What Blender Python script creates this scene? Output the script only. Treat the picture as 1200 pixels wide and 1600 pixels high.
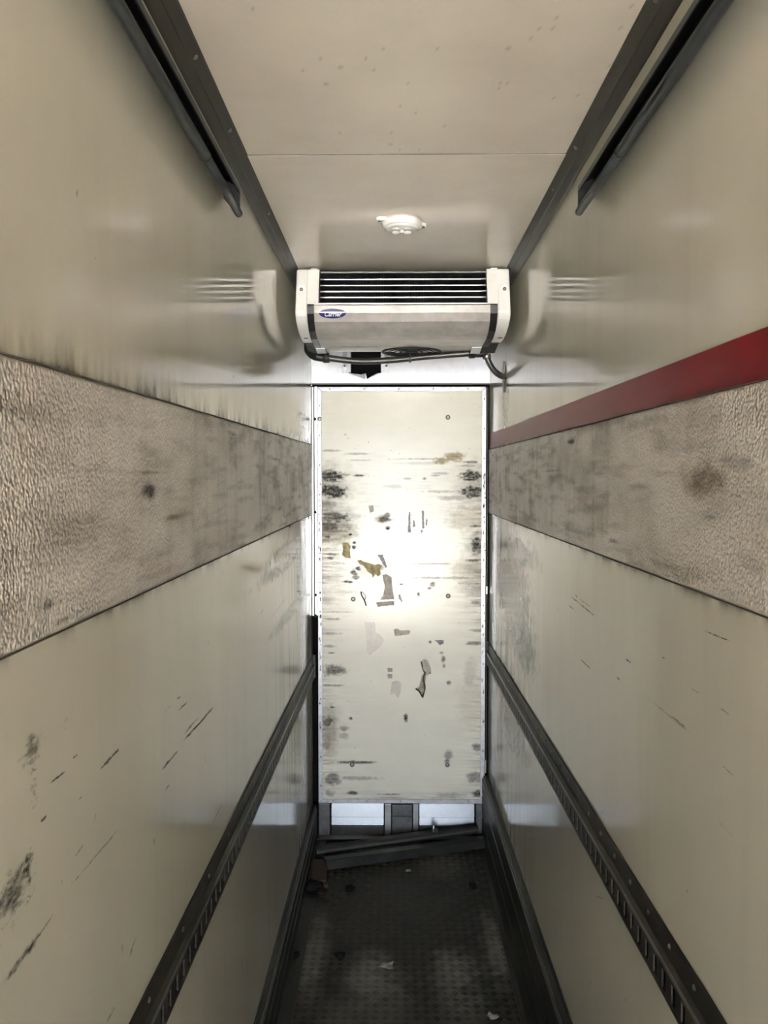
import bpy, bmesh, math, random
import numpy as np
from mathutils import Vector, Matrix

# ------------------------------------------------------------------ scene, camera, world, exposure
scene = bpy.context.scene
for o in list(bpy.data.objects):
    bpy.data.objects.remove(o)
COL = scene.collection
random.seed(7)

CAM_Z = 1.63
cam_data = bpy.data.cameras.new('camera')
cam_data.sensor_fit = 'VERTICAL'
cam_data.sensor_height = 36.0
cam_data.lens = 36.0 * 1290.0 / 1600.0
cam_data.clip_start = 0.02
cam = bpy.data.objects.new('camera', cam_data)
COL.objects.link(cam)
cam.location = (0.0, 0.0, CAM_Z)
cam.rotation_euler = (math.radians(90.0 - 2.131), 0.0, math.radians(0.711))
scene.camera = cam

scene.view_settings.view_transform = 'Standard'
scene.view_settings.look = 'None'
scene.view_settings.gamma = 1.0
scene.view_settings.use_curve_mapping = False
scene.view_settings.exposure = 2.95

# overcast daylight outside the open rear end
world = bpy.data.worlds.new('overcast_sky')
scene.world = world
world.use_nodes = True
wbg = world.node_tree.nodes['Background']
wbg.inputs['Color'].default_value = (0.86, 0.93, 1.0, 1)
wbg.inputs['Strength'].default_value = 3.4

# hazy sun from beyond the front of the body: it lights the yard behind the open end, never the inside
sun_data = bpy.data.lights.new('sun', 'SUN')
sun_data.energy = 62.0
sun_data.angle = math.radians(4)
sun_data.color = (1.0, 0.965, 0.91)
sun = bpy.data.objects.new('sun', sun_data)
COL.objects.link(sun)
sun.rotation_euler = Vector((-0.50, -0.16, -1.0)).to_track_quat('-Z', 'Y').to_euler()

scene.cycles.max_bounces = 14
scene.cycles.diffuse_bounces = 8
scene.cycles.glossy_bounces = 6
scene.cycles.sample_clamp_indirect = 6.0
scene.cycles.caustics_reflective = True

# the open rear end of the body, handed to the sampler as a portal for the sky
REAR = -2.5
pl = bpy.data.lights.new('rear_opening_portal', 'AREA')
pl.shape = 'RECTANGLE'
pl.size, pl.size_y = 0.80, 2.13
pl.cycles.is_portal = True
plo = bpy.data.objects.new('rear_opening_portal', pl)
COL.objects.link(plo)
plo.location = (0.0275, REAR - 0.02, 1.075)
plo.rotation_euler = (math.radians(-90), 0, math.radians(180))   # faces into the body (+Y)

# ------------------------------------------------------------------ dimensions (metres)
XL, XR = -0.373, 0.428        # side walls
D = 3.73                      # bulkhead at the far end
ZC = 2.38                     # ceiling
FL, FR = -0.307, 0.382        # tread plate edges

# ------------------------------------------------------------------ measured marks (wall: y, z ... ; door: x, z ...)
SCR_L = [(1.027, 1.265, 1.108, 1.268, 0.0058, 0.95), (0.874, 1.303, 0.924, 1.302, 0.0028, 0.95), (0.939, 1.309, 0.959, 1.308, 0.0044, 0.9), (0.852, 1.271, 0.868, 1.272, 0.004, 0.9), (0.957, 1.254, 0.969, 1.254, 0.0015, 0.8), (1.323, 1.127, 1.349, 1.127, 0.0031, 0.8), (1.256, 1.078, 1.259, 1.065, 0.0029, 0.95), (1.406, 1.234, 1.477, 1.233, 0.0045, 0.9), (1.399, 1.257, 1.428, 1.254, 0.0033, 0.8), (1.316, 1.255, 1.366, 1.257, 0.0016, 0.6), (1.295, 1.168, 1.412, 1.166, 0.0063, 0.5), (1.412, 1.172, 1.711, 1.163, 0.0061, 0.55), (1.434, 1.182, 1.564, 1.181, 0.007, 0.3), (1.654, 0.928, 1.768, 0.933, 0.0027, 0.6), (1.038, 0.929, 1.075, 0.928, 0.0041, 0.7), (0.76, 1.153, 0.86, 1.153, 0.01, 0.35), (0.786, 1.149, 0.885, 1.157, 0.0039, 0.3), (0.912, 1.165, 1.109, 1.159, 0.0031, 0.25), (0.941, 1.192, 0.971, 1.194, 0.0037, 0.3), (1.002, 1.204, 1.014, 1.217, 0.0031, 0.4), (3.257, 1.209, 3.282, 1.29, 0.0056, 0.9), (3.129, 1.211, 3.325, 1.185, 0.005, 0.9), (2.689, 1.295, 2.688, 1.253, 0.0052, 0.8), (2.265, 1.259, 2.344, 1.268, 0.0045, 0.7), (2.235, 1.329, 2.256, 1.308, 0.0035, 0.6), (1.978, 0.465, 1.985, 0.412, 0.0038, 0.7), (2.039, 0.434, 2.045, 0.367, 0.004, 0.7), (2.011, 0.413, 1.993, 0.387, 0.0031, 0.6), (3.514, 0.95, 3.536, 0.82, 0.0068, 0.8), (2.826, 0.568, 2.841, 0.517, 0.0044, 0.6), (1.603, 1.097, 1.608, 1.064, 0.0019, 0.5), (1.103, 0.979, 1.108, 0.989, 0.0017, 0.3), (1.034, 1.909, 1.036, 1.906, 0.002, 0.8), (0.904, 1.184, 0.907, 1.179, 0.0014, 0.6), (2.438, 1.215, 2.883, 1.23, 0.0041, 0.4), (1.129, 0.959, 1.173, 0.976, 0.0071, 0.2)]
SCR_R = [(2.011, 1.352, 1.726, 1.342, 0.0043, 0.7), (1.907, 1.359, 1.783, 1.356, 0.0036, 0.7), (2.025, 1.327, 1.953, 1.325, 0.0039, 0.7), (1.948, 1.364, 1.927, 1.358, 0.0045, 0.8), (1.888, 1.222, 1.778, 1.222, 0.0043, 0.8), (1.519, 1.302, 1.482, 1.303, 0.0035, 0.8), (1.401, 1.265, 1.157, 1.266, 0.0016, 0.5), (1.279, 1.268, 1.195, 1.269, 0.0029, 0.5), (1.579, 1.254, 1.552, 1.254, 0.0036, 0.8), (1.313, 1.35, 1.298, 1.35, 0.003, 0.7), (1.139, 1.424, 1.042, 1.427, 0.0025, 0.5), (1.185, 1.332, 1.148, 1.333, 0.0027, 0.4), (1.08, 1.333, 1.044, 1.332, 0.0025, 0.6), (1.07, 1.26, 1.026, 1.259, 0.0013, 0.5), (2.906, 1.436, 2.844, 1.388, 0.0111, 0.6), (2.544, 1.133, 2.53, 1.072, 0.0049, 0.7), (1.192, 1.033, 1.184, 1.032, 0.0018, 0.6), (1.085, 1.182, 1.023, 1.182, 0.0011, 0.35), (2.167, 0.836, 2.157, 0.819, 0.005, 0.8), (2.902, 0.173, 2.886, 0.162, 0.0045, 0.6), (1.731, 0.748, 1.652, 0.782, 0.0026, 0.3)]
BAND_L = [(1.236, 1.615, 0.029, 0.011, 0.9), (1.168, 1.644, 0.144, 0.002, 0.6), (1.88, 1.739, 0.069, 0.003, 0.6), (1.385, 1.57, 0.05, 0.005, 0.6), (0.872, 1.663, 0.008, 0.003, 0.6), (0.873, 1.498, 0.011, 0.003, 0.7), (0.914, 1.475, 0.018, 0.002, 0.6), (0.806, 1.7, 0.091, 0.009, 0.3), (0.908, 1.561, 0.096, 0.003, 0.4), (2.587, 1.698, 0.116, 0.004, 0.5)]
BAND_R = [(1.136, 1.633, 0.074, 0.022, 0.6), (1.99, 1.725, 0.042, 0.005, 0.95), (1.041, 1.652, 0.046, 0.01, 0.4), (1.412, 1.73, 0.13, 0.011, 0.4), (1.77, 1.755, 0.199, 0.016, 0.4), (1.111, 1.583, 0.03, 0.002, 0.7), (2.226, 1.659, 0.102, 0.003, 0.5), (1.607, 1.514, 0.036, 0.003, 0.6), (1.712, 1.646, 0.042, 0.004, 0.5), (1.444, 1.621, 0.064, 0.005, 0.4)]
SM_L = [(0.836, 1.353, 0.023, 0.017, 0.85), (0.839, 1.31, 0.012, 0.021, 0.55), (0.82, 1.241, 0.012, 0.016, 0.8), (0.786, 1.226, 0.039, 0.026, 0.85), (0.824, 1.223, 0.007, 0.016, 0.6), (0.84, 1.383, 0.019, 0.006, 0.3), (0.919, 1.353, 0.014, 0.013, 0.35), (2.888, 1.387, 0.442, 0.027, 0.4), (2.722, 1.348, 0.451, 0.021, 0.3), (2.971, 1.16, 0.422, 0.023, 0.25), (3.493, 1.878, 0.273, 0.027, 0.3), (2.15, 2.309, 0.209, 0.099, 0.0)]
SM_R = [(2.992, 1.216, 0.357, 0.139, 0.4), (2.761, 1.097, 0.252, 0.086, 0.35), (2.844, 1.392, 0.324, 0.044, 0.4), (2.975, 0.798, 0.291, 0.139, 0.35), (2.239, 0.845, 0.088, 0.035, 0.3), (3.194, 1.955, 0.071, 0.099, 0.5)]
DOOR_DARK = [(-0.28, 1.653, 0.0492, 0.026, 0.95), (-0.272, 1.584, 0.0636, 0.0318, 0.9), (-0.298, 1.52, 0.0405, 0.0231, 0.55), (-0.278, 1.468, 0.0694, 0.026, 0.8), (-0.295, 1.425, 0.0492, 0.0202, 0.75), (-0.249, 1.404, 0.0405, 0.0058, 0.5), (-0.219, 1.659, 0.0289, 0.0046, 0.6), (-0.159, 1.656, 0.026, 0.0046, 0.9), (0.352, 1.653, 0.0521, 0.026, 0.95), (0.352, 1.581, 0.0578, 0.026, 0.9), (0.286, 1.555, 0.0752, 0.0116, 0.4), (0.373, 1.338, 0.026, 0.0492, 0.85), (0.362, 1.272, 0.0405, 0.0058, 0.7), (0.37, 1.428, 0.026, 0.0064, 0.7), (0.359, 1.231, 0.0405, 0.0202, 0.35), (0.301, 1.193, 0.1157, 0.0064, 0.45), (0.156, 1.257, 0.1301, 0.004, 0.4), (0.171, 1.193, 0.0723, 0.0046, 0.5), (0.127, 1.731, 0.1012, 0.0029, 0.5), (-0.162, 1.754, 0.0578, 0.0046, 0.4), (-0.291, 1.768, 0.0405, 0.0046, 0.5), (-0.162, 1.725, 0.0521, 0.0038, 0.35), (-0.273, 0.771, 0.0492, 0.0231, 0.75), (-0.279, 0.701, 0.0492, 0.0046, 0.5), (-0.293, 0.938, 0.0434, 0.0058, 0.5), (-0.285, 1.005, 0.0405, 0.0058, 0.5), (-0.264, 1.038, 0.0636, 0.004, 0.35), (-0.303, 0.536, 0.026, 0.0231, 0.75), (-0.23, 0.503, 0.0202, 0.0116, 0.6), (-0.23, 0.468, 0.0231, 0.0145, 0.4), (-0.306, 0.438, 0.0202, 0.0405, 0.4), (-0.28, 0.269, 0.0347, 0.026, 0.7), (-0.19, 0.205, 0.0231, 0.0087, 0.85), (-0.295, 0.201, 0.0231, 0.0145, 0.5), (-0.02, 0.199, 0.0463, 0.0046, 0.6), (0.377, 0.417, 0.0231, 0.0174, 0.65), (0.366, 0.281, 0.0318, 0.026, 0.55), (0.381, 0.204, 0.0231, 0.0174, 0.8), (0.258, 0.195, 0.0578, 0.0145, 0.4), (0.346, 0.764, 0.0289, 0.0578, 0.2), (-0.178, 0.347, 0.081, 0.0064, 0.85), (-0.163, 0.273, 0.0868, 0.0087, 0.4), (0.246, 0.381, 0.0174, 0.0202, 0.6), (0.243, 0.355, 0.0116, 0.0116, 0.7), (0.053, 0.552, 0.0087, 0.0174, 0.85), (-0.198, 0.548, 0.0087, 0.0058, 0.9), (-0.046, 1.457, 0.0289, 0.0145, 0.75), (-0.032, 1.477, 0.0145, 0.0116, 0.7), (-0.058, 1.242, 0.0145, 0.0116, 0.4), (-0.183, 1.216, 0.0145, 0.0145, 0.8), (-0.162, 1.233, 0.0116, 0.0087, 0.8), (-0.177, 1.195, 0.0174, 0.0116, 0.7), (-0.212, 1.175, 0.0231, 0.0058, 0.8), (-0.278, 1.3, 0.0405, 0.0058, 0.6), (-0.287, 1.282, 0.0174, 0.0072, 0.6), (-0.301, 1.378, 0.0145, 0.0072, 0.7), (-0.2, 1.39, 0.0087, 0.0058, 0.9), (-0.179, 1.352, 0.0087, 0.0072, 0.9), (-0.182, 1.332, 0.0087, 0.0087, 0.8), (-0.029, 1.419, 0.0087, 0.0072, 0.95), (0.174, 1.164, 0.0116, 0.0116, 0.7), (0.16, 1.146, 0.0087, 0.0058, 0.6), (0.11, 1.12, 0.0072, 0.0101, 0.8), (0.026, 1.105, 0.0058, 0.0145, 0.6), (0.032, 1.164, 0.0087, 0.0043, 0.8), (0.224, 0.822, 0.0087, 0.0145, 0.7), (0.227, 0.79, 0.0058, 0.0087, 0.7), (0.248, 0.714, 0.0087, 0.0087, 0.7), (0.215, 0.852, 0.0087, 0.0058, 0.5), (0.163, 0.901, 0.0058, 0.0058, 0.8), (0.366, 0.896, 0.0405, 0.0087, 0.6), (0.375, 0.954, 0.0289, 0.0058, 0.5), (0.368, 1.08, 0.0231, 0.0087, 0.6), (0.359, 1.115, 0.0405, 0.0087, 0.4), (0.345, 1.167, 0.0578, 0.0058, 0.5), (-0.012, 1.607, 0.0405, 0.0087, 0.2), (0.133, 1.711, 0.1157, 0.0058, 0.2), (0.213, 1.584, 0.0723, 0.0058, 0.35), (0.208, 1.665, 0.0347, 0.0058, 0.35), (0.343, 1.716, 0.0289, 0.0058, 0.7), (0.328, 1.699, 0.0405, 0.004, 0.5), (0.058, 1.642, 0.0174, 0.0043, 0.5), (0.136, 1.642, 0.0087, 0.0058, 0.6), (0.19, 1.656, 0.0231, 0.0035, 0.5), (-0.278, 1.201, 0.0578, 0.0116, 0.3), (-0.278, 1.259, 0.0578, 0.0087, 0.4), (-0.249, 1.128, 0.0723, 0.0087, 0.25), (-0.294, 0.88, 0.0289, 0.0058, 0.5), (-0.282, 0.85, 0.0145, 0.0035, 0.7), (-0.28, 0.6, 0.0145, 0.0043, 0.8)]
DOOR_TAN = [(0.213, 1.722, 0.0289, 0.0145, 0.8), (0.268, 1.739, 0.0434, 0.0202, 0.8), (-0.058, 1.462, 0.026, 0.0174, 0.6), (-0.263, 1.404, 0.0868, 0.0578, 0.35), (0.329, 1.463, 0.081, 0.0521, 0.35), (-0.104, 1.23, 0.0578, 0.0347, 0.25), (0.33, 1.231, 0.081, 0.0405, 0.25), (-0.295, 0.468, 0.0347, 0.1157, 0.3), (0.347, 0.617, 0.0578, 0.0868, 0.15)]
PATCH_OLIVE = [[(-0.237, 1.352), (-0.211, 1.355), (-0.197, 1.338), (-0.2, 1.317), (-0.197, 1.282), (-0.22, 1.282), (-0.229, 1.291), (-0.237, 1.297), (-0.232, 1.323)], [(-0.168, 1.271), (-0.151, 1.274), (-0.133, 1.265), (-0.11, 1.259), (-0.09, 1.251), (-0.069, 1.256), (-0.055, 1.248), (-0.064, 1.23), (-0.061, 1.207), (-0.075, 1.198), (-0.084, 1.21), (-0.096, 1.192), (-0.104, 1.21), (-0.122, 1.224), (-0.139, 1.248), (-0.156, 1.253)]]
PATCH_GREYBROWN = [[(-0.055, 1.207), (-0.035, 1.21), (-0.011, 1.198), (-0.009, 1.158), (-0.003, 1.114), (0.0, 1.096), (-0.064, 1.093), (-0.049, 1.114), (-0.043, 1.158)], [(-0.084, 1.082), (0.0, 1.088), (0.0, 1.07), (-0.075, 1.061)], [(-0.003, 0.956), (0.012, 0.962), (0.026, 0.954), (0.07, 0.954), (0.073, 0.945), (0.067, 0.936), (0.003, 0.927)], [(-0.116, 1.52), (-0.095, 1.52), (-0.092, 1.494), (-0.11, 1.488)], [(-0.032, 0.781), (-0.008, 0.781), (-0.008, 0.763), (-0.029, 0.763)], [(-0.032, 0.754), (-0.008, 0.754), (-0.008, 0.734), (-0.029, 0.734)]]
PATCH_DARKGREY = [[(-0.075, 1.297), (-0.052, 1.3), (-0.032, 1.242), (-0.04, 1.236)], [(0.183, 0.91), (0.224, 0.91), (0.224, 0.893), (0.209, 0.887)], [(0.066, 1.491), (0.072, 1.491), (0.075, 1.399), (0.061, 1.399)], [(0.087, 1.46), (0.093, 1.448), (0.095, 1.425), (0.084, 1.422)], [(0.124, 1.497), (0.133, 1.497), (0.136, 1.419), (0.127, 1.416)], [(0.145, 1.463), (0.15, 1.457), (0.147, 1.425), (0.142, 1.434)], [(0.119, 1.408), (0.13, 1.41), (0.124, 1.393)], [(0.018, 1.114), (0.023, 1.117), (0.038, 1.088), (0.032, 1.082)]]
PATCH_FILM = [[(-0.133, 0.991), (-0.087, 0.991), (-0.084, 0.944), (-0.064, 0.933), (-0.046, 0.909), (-0.061, 0.88), (-0.09, 0.857), (-0.11, 0.839), (-0.122, 0.851)], [(-0.011, 0.716), (0.012, 0.725), (0.032, 0.716), (0.03, 0.675), (0.018, 0.643), (0.003, 0.666), (-0.017, 0.66)]]
BOLTS = [(0.241, 1.917), (-0.186, 1.096), (0.244, 1.111), (-0.192, 0.336), (0.243, 0.337)]

# ------------------------------------------------------------------ helpers
def link(name, me, mat=None, parent=None, smooth=False):
    o = bpy.data.objects.new(name, me)
    COL.objects.link(o)
    if mat is not None and not me.materials:
        me.materials.append(mat)
    if smooth:
        for p in me.polygons:
            p.use_smooth = True
    if parent is not None:
        o.parent = parent
    return o

def tag(o, label, cat, group=None, kind=None):
    o['label'] = label
    o['category'] = cat
    if group: o['group'] = group
    if kind: o['kind'] = kind
    return o

def empty(name, loc=(0, 0, 0)):
    o = bpy.data.objects.new(name, None)
    COL.objects.link(o)
    o.empty_display_size = 0.05
    o.location = loc
    return o

def rel(o, parent):
    """parent keeping world coordinates (parents only carry a location)"""
    o.parent = parent
    o.matrix_parent_inverse = Matrix.Translation(-Vector(parent.location))
    return o

def pymesh(name, verts, faces, mat, parent=None, smooth=False):
    me = bpy.data.meshes.new(name)
    me.from_pydata([tuple(v) for v in verts], [], faces)
    me.update()
    o = link(name, me, mat, None, smooth)
    if parent is not None: rel(o, parent)
    return o

def bmobj(name, bm, mat, parent=None, smooth=False):
    me = bpy.data.meshes.new(name)
    bmesh.ops.recalc_face_normals(bm, faces=bm.faces[:])
    bm.to_mesh(me); bm.free()
    o = link(name, me, mat, None, smooth)
    if parent is not None: rel(o, parent)
    return o

def bbox(bm, x0, x1, y0, y1, z0, z1, bev=0.0):
    r = bmesh.ops.create_cube(bm, size=1.0)
    vs = r['verts']
    for v in vs:
        v.co.x = x0 + (v.co.x + 0.5) * (x1 - x0)
        v.co.y = y0 + (v.co.y + 0.5) * (y1 - y0)
        v.co.z = z0 + (v.co.z + 0.5) * (z1 - z0)
    if bev > 0:
        es = list({e for v in vs for e in v.link_edges})
        bmesh.ops.bevel(bm, geom=es, offset=bev, segments=2, profile=0.5, affect='EDGES')

def box(name, x0, x1, y0, y1, z0, z1, mat, parent=None, bev=0.0):
    bm = bmesh.new()
    bbox(bm, x0, x1, y0, y1, z0, z1, bev)
    return bmobj(name, bm, mat, parent)

def loft(name, prof_a, ya, prof_b, yb, mat, parent=None, smooth=False, steps=1, closed=True):
    """section (x,z) at ya blended to section at yb, closed solid with capped ends"""
    n = len(prof_a); vs = []; fs = []
    for s in range(steps + 1):
        t = s / steps
        for (a, b) in zip(prof_a, prof_b):
            vs.append((a[0] * (1 - t) + b[0] * t, ya * (1 - t) + yb * t, a[1] * (1 - t) + b[1] * t))
    m = n if closed else n - 1
    for s in range(steps):
        for i in range(m):
            j = (i + 1) % n
            fs.append((s * n + i, s * n + j, (s + 1) * n + j, (s + 1) * n + i))
    if closed:
        fs.append(tuple(range(n))[::-1])
        fs.append(tuple(steps * n + i for i in range(n)))
    bm = bmesh.new()
    bvs = [bm.verts.new(v) for v in vs]
    for f in fs: bm.faces.new([bvs[i] for i in f])
    return bmobj(name, bm, mat, parent, smooth)

def extrude_x(name, prof, x0, x1, mat, parent=None, smooth=False, close=True):
    """section (y,z) swept along x"""
    n = len(prof)
    bm = bmesh.new()
    a = [bm.verts.new((x0, p[0], p[1])) for p in prof]
    b = [bm.verts.new((x1, p[0], p[1])) for p in prof]
    for i in range(n if close else n - 1):
        j = (i + 1) % n
        bm.faces.new((a[i], a[j], b[j], b[i]))
    if close:
        bm.faces.new(a[::-1]); bm.faces.new(b)
    return bmobj(name, bm, mat, parent, smooth)

def tube(name, pts, rad, mat, parent=None, seg=12, rib=0.0, rib_n=0):
    """round tube along a polyline (Catmull-Rom), optional corrugation"""
    P = [Vector(p) for p in pts]
    fine = []
    N = max(6, rib_n * 2 // max(1, len(P) - 1)) if rib_n else 8
    for i in range(len(P) - 1):
        p0 = P[max(i - 1, 0)]; p1 = P[i]; p2 = P[i + 1]; p3 = P[min(i + 2, len(P) - 1)]
        for k in range(N):
            t = k / N
            fine.append(0.5 * ((2 * p1) + (-p0 + p2) * t + (2 * p0 - 5 * p1 + 4 * p2 - p3) * t * t + (-p0 + 3 * p1 - 3 * p2 + p3) * t ** 3))
    fine.append(P[-1])
    bm = bmesh.new(); rings = []
    upv = Vector((0.123, 0.2, 0.97))
    for i, p in enumerate(fine):
        d = (fine[min(i + 1, len(fine) - 1)] - fine[max(i - 1, 0)]).normalized()
        a = d.cross(upv).normalized(); b = d.cross(a)
        r = rad + (rib if (i % 2) else -rib)
        rings.append([bm.verts.new(p + a * math.cos(2 * math.pi * k / seg) * r + b * math.sin(2 * math.pi * k / seg) * r) for k in range(seg)])
    for u, v in zip(rings[:-1], rings[1:]):
        for k in range(seg):
            bm.faces.new((u[k], u[(k + 1) % seg], v[(k + 1) % seg], v[k]))
    bm.faces.new(rings[0][::-1]); bm.faces.new(rings[-1])
    return bmobj(name, bm, mat, parent, True)

def lathe(name, prof, centre, axis, mat, parent=None, seg=24, smooth=True):
    """profile (r, h) turned about axis; h runs along the axis direction"""
    ax = Vector(axis).normalized()
    a = ax.orthogonal().normalized(); b = ax.cross(a)
    c = Vector(centre)
    bm = bmesh.new(); rings = []
    for (r, h) in prof:
        if r < 1e-6:
            rings.append([bm.verts.new(c + ax * h)])
        else:
            rings.append([bm.verts.new(c + ax * h + a * math.cos(2 * math.pi * k / seg) * r + b * math.sin(2 * math.pi * k / seg) * r) for k in range(seg)])
    for u, v in zip(rings[:-1], rings[1:]):
        for k in range(seg):
            k2 = (k + 1) % seg
            if len(u) == 1 and len(v) == 1: continue
            if len(u) == 1: bm.faces.new((u[0], v[k2], v[k]))
            elif len(v) == 1: bm.faces.new((u[k], u[k2], v[0]))
            else: bm.faces.new((u[k], u[k2], v[k2], v[k]))
    o = bmobj(name, bm, mat, parent, smooth)
    return o

def plate(name, outline, fixed, axis, thick, mat, parent=None):
    """thin plate: outline in the two other coordinates; axis 'x'/'y'/'z'; from fixed to fixed+thick"""
    def P(u, v, w):
        return (w, u, v) if axis == 'x' else ((u, w, v) if axis == 'y' else (u, v, w))
    bm = bmesh.new()
    a = [bm.verts.new(P(u, v, fixed)) for u, v in outline]
    b = [bm.verts.new(P(u, v, fixed + thick)) for u, v in outline]
    n = len(outline)
    bm.faces.new(a); bm.faces.new(b[::-1])
    for i in range(n):
        j = (i + 1) % n
        bm.faces.new((a[i], b[i], b[j], a[j]))
    return bmobj(name, bm, mat, parent)

def clone(src, parent, offset):
    o = src.copy()
    COL.objects.link(o)
    o.parent = parent
    o.matrix_parent_inverse = src.matrix_parent_inverse.copy()
    o.location = Vector(src.location) + Vector(offset)
    return o

# value noise on numpy arrays (for the grime masks)
_rng = np.random.RandomState(11)
_tab = _rng.rand(256, 256)
def vnoise(u, v):
    iu = np.floor(u).astype(int); iv = np.floor(v).astype(int)
    fu = u - iu; fv = v - iv
    fu = fu * fu * (3 - 2 * fu); fv = fv * fv * (3 - 2 * fv)
    a = _tab[iu % 256, iv % 256]; b = _tab[(iu + 1) % 256, iv % 256]
    c = _tab[iu % 256, (iv + 1) % 256]; d = _tab[(iu + 1) % 256, (iv + 1) % 256]
    return (a * (1 - fu) + b * fu) * (1 - fv) + (c * (1 - fu) + d * fu) * fv
def fbm(u, v, o=4):
    s = 0; w = 0.5; t = 0
    for k in range(o):
        s = s + w * vnoise(u * 2 ** k + 17.3 * k, v * 2 ** k + 5.1 * k); t += w; w *= 0.5
    return s / t
def sstep(a, b, x):
    t = np.clip((x - a) / (b - a), 0, 1)
    return t * t * (3 - 2 * t)

def blots(U, V, lst, wob, streak, soft=0.55):
    """sum of ragged elliptical stains (u, v, ru, rv, strength)"""
    m = np.zeros_like(U)
    for (u, v, ru, rv, s) in lst:
        sel = (np.abs(U - u) < ru * 2.2 + 0.01) & (np.abs(V - v) < rv * 2.2 + 0.01)
        if not sel.any(): continue
        uu = U[sel]; vv = V[sel]
        d = np.sqrt(((uu - u) / ru) ** 2 + ((vv - v) / rv) ** 2) + (wob[sel] - 0.5) * 1.1
        k = s * (1 - sstep(1 - soft, 1 + soft, d))
        k = k * (0.65 + 0.75 * streak[sel])
        m[sel] = np.maximum(m[sel], np.clip(k, 0, 1))
    return m

def grid(name, axis, fixed, us, vs, colfun, mat, parent=None, flip=False, relief=None):
    """dense sheet at constant axis with a grime colour attribute from colfun(U, V)"""
    us = np.asarray(us); vs = np.asarray(vs)
    nu, nv = len(us), len(vs)
    U, V = np.meshgrid(us, vs, indexing='ij')
    W = np.full_like(U, fixed)
    if relief is not None: W = W + relief(U, V)
    co = np.stack([W, U, V] if axis == 'x' else ([U, W, V] if axis == 'y' else [U, V, W]), -1).reshape(-1, 3)
    idx = np.arange(nu * nv).reshape(nu, nv)
    q = np.stack([idx[:-1, :-1], idx[1:, :-1], idx[1:, 1:], idx[:-1, 1:]], -1).reshape(-1, 4)
    if flip: q = q[:, ::-1]
    me = bpy.data.meshes.new(name)
    me.vertices.add(len(co)); me.vertices.foreach_set('co', co.ravel().astype(np.float32))
    me.loops.add(q.size); me.loops.foreach_set('vertex_index', q.ravel().astype(np.int32))
    me.polygons.add(len(q))
    me.polygons.foreach_set('loop_start', np.arange(0, q.size, 4, dtype=np.int32))
    me.update(calc_edges=True)
    C = np.zeros((nu, nv, 4)); C[..., 3] = 1
    r, g, b = colfun(U, V)
    C[..., 0] = r; C[..., 1] = g; C[..., 2] = b
    at = me.color_attributes.new('grime', 'FLOAT_COLOR', 'POINT')
    at.data.foreach_set('color', C.reshape(-1).astype(np.float32))
    o = link(name, me, mat)
    if parent is not None: rel(o, parent)
    return o

# ------------------------------------------------------------------ materials
class NT:
    def __init__(s, name):
        s.m = bpy.data.materials.new(name); s.m.use_nodes = True
        s.t = s.m.node_tree; s.n = s.t.nodes
        s.b = s.n['Principled BSDF']; s.out = s.n['Material Output']
    def new(s, typ, **kw):
        n = s.n.new(typ)
        for k, v in kw.items():
            if k in n.inputs: n.inputs[k].default_value = v
            else: setattr(n, k, v)
        return n
    def l(s, a, b): s.t.links.new(a, b)
    def coords(s, scale=(1, 1, 1)):
        g = s.new('ShaderNodeNewGeometry'); mp = s.new('ShaderNodeMapping')
        mp.inputs['Scale'].default_value = scale
        s.l(g.outputs['Position'], mp.inputs['Vector']); return mp.outputs['Vector']
    def noise(s, scale, vec=None, detail=4, rough=0.55):
        n = s.new('ShaderNodeTexNoise'); n.inputs['Scale'].default_value = scale
        n.inputs['Detail'].default_value = detail; n.inputs['Roughness'].default_value = rough
        s.l(vec if vec is not None else s.coords(), n.inputs['Vector']); return n.outputs['Fac']
    def ramp(s, fac, stops):
        r = s.new('ShaderNodeValToRGB'); e = r.color_ramp.elements
        while len(e) < len(stops): e.new(0.5)
        for el, (p, c) in zip(e, stops):
            el.position = p; el.color = c if len(c) == 4 else (*c, 1)
        s.l(fac, r.inputs['Fac']); return r.outputs['Color']
    def mix(s, fac, a, b, blend='MIX'):
        n = s.new('ShaderNodeMix', data_type='RGBA', blend_type=blend)
        for sock, v in ((n.inputs[0], fac), (n.inputs[6], a), (n.inputs[7], b)):
            if hasattr(v, 'links'): s.l(v, sock)
            elif isinstance(v, (int, float)): sock.default_value = v
            else: sock.default_value = (*v, 1) if len(v) == 3 else v
        return n.outputs[2]
    def math(s, op, a, b=0.0):
        n = s.new('ShaderNodeMath', operation=op)
        for sock, v in ((n.inputs[0], a), (n.inputs[1], b)):
            if hasattr(v, 'links'): s.l(v, sock)
            else: sock.default_value = v
        return n.outputs[0]
    def bump(s, h, strength, dist):
        n = s.new('ShaderNodeBump'); n.inputs['Strength'].default_value = strength; n.inputs['Distance'].default_value = dist
        s.l(h, n.inputs['Height']); s.l(n.outputs['Normal'], s.b.inputs['Normal'])
    def set(s, **kw):
        for k, v in kw.items():
            sock = s.b.inputs[k]
            if hasattr(v, 'links'): s.l(v, sock)
            elif isinstance(v, tuple) and len(v) == 3: sock.default_value = (*v, 1)
            else: sock.default_value = v
        return s.m

def simple(name, col, rough, metal=0.0, var=0.15, scale=18, bump=0.0, spec=0.5, stretch=(1, 1, 1)):
    t = NT(name)
    n = t.noise(scale, t.coords(stretch), 5, 0.6)
    c = t.ramp(n, [(0.3, tuple(max(0, x * (1 - var)) for x in col)), (0.7, tuple(min(1, x * (1 + var)) for x in col))])
    r = t.math('MULTIPLY_ADD', n, 0.25); t.n[-1].inputs[2].default_value = rough - 0.12
    if bump: t.bump(n, bump, 0.002)
    return t.set(**{'Base Color': c, 'Roughness': r, 'Metallic': metal, 'Specular IOR Level': spec})

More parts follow.
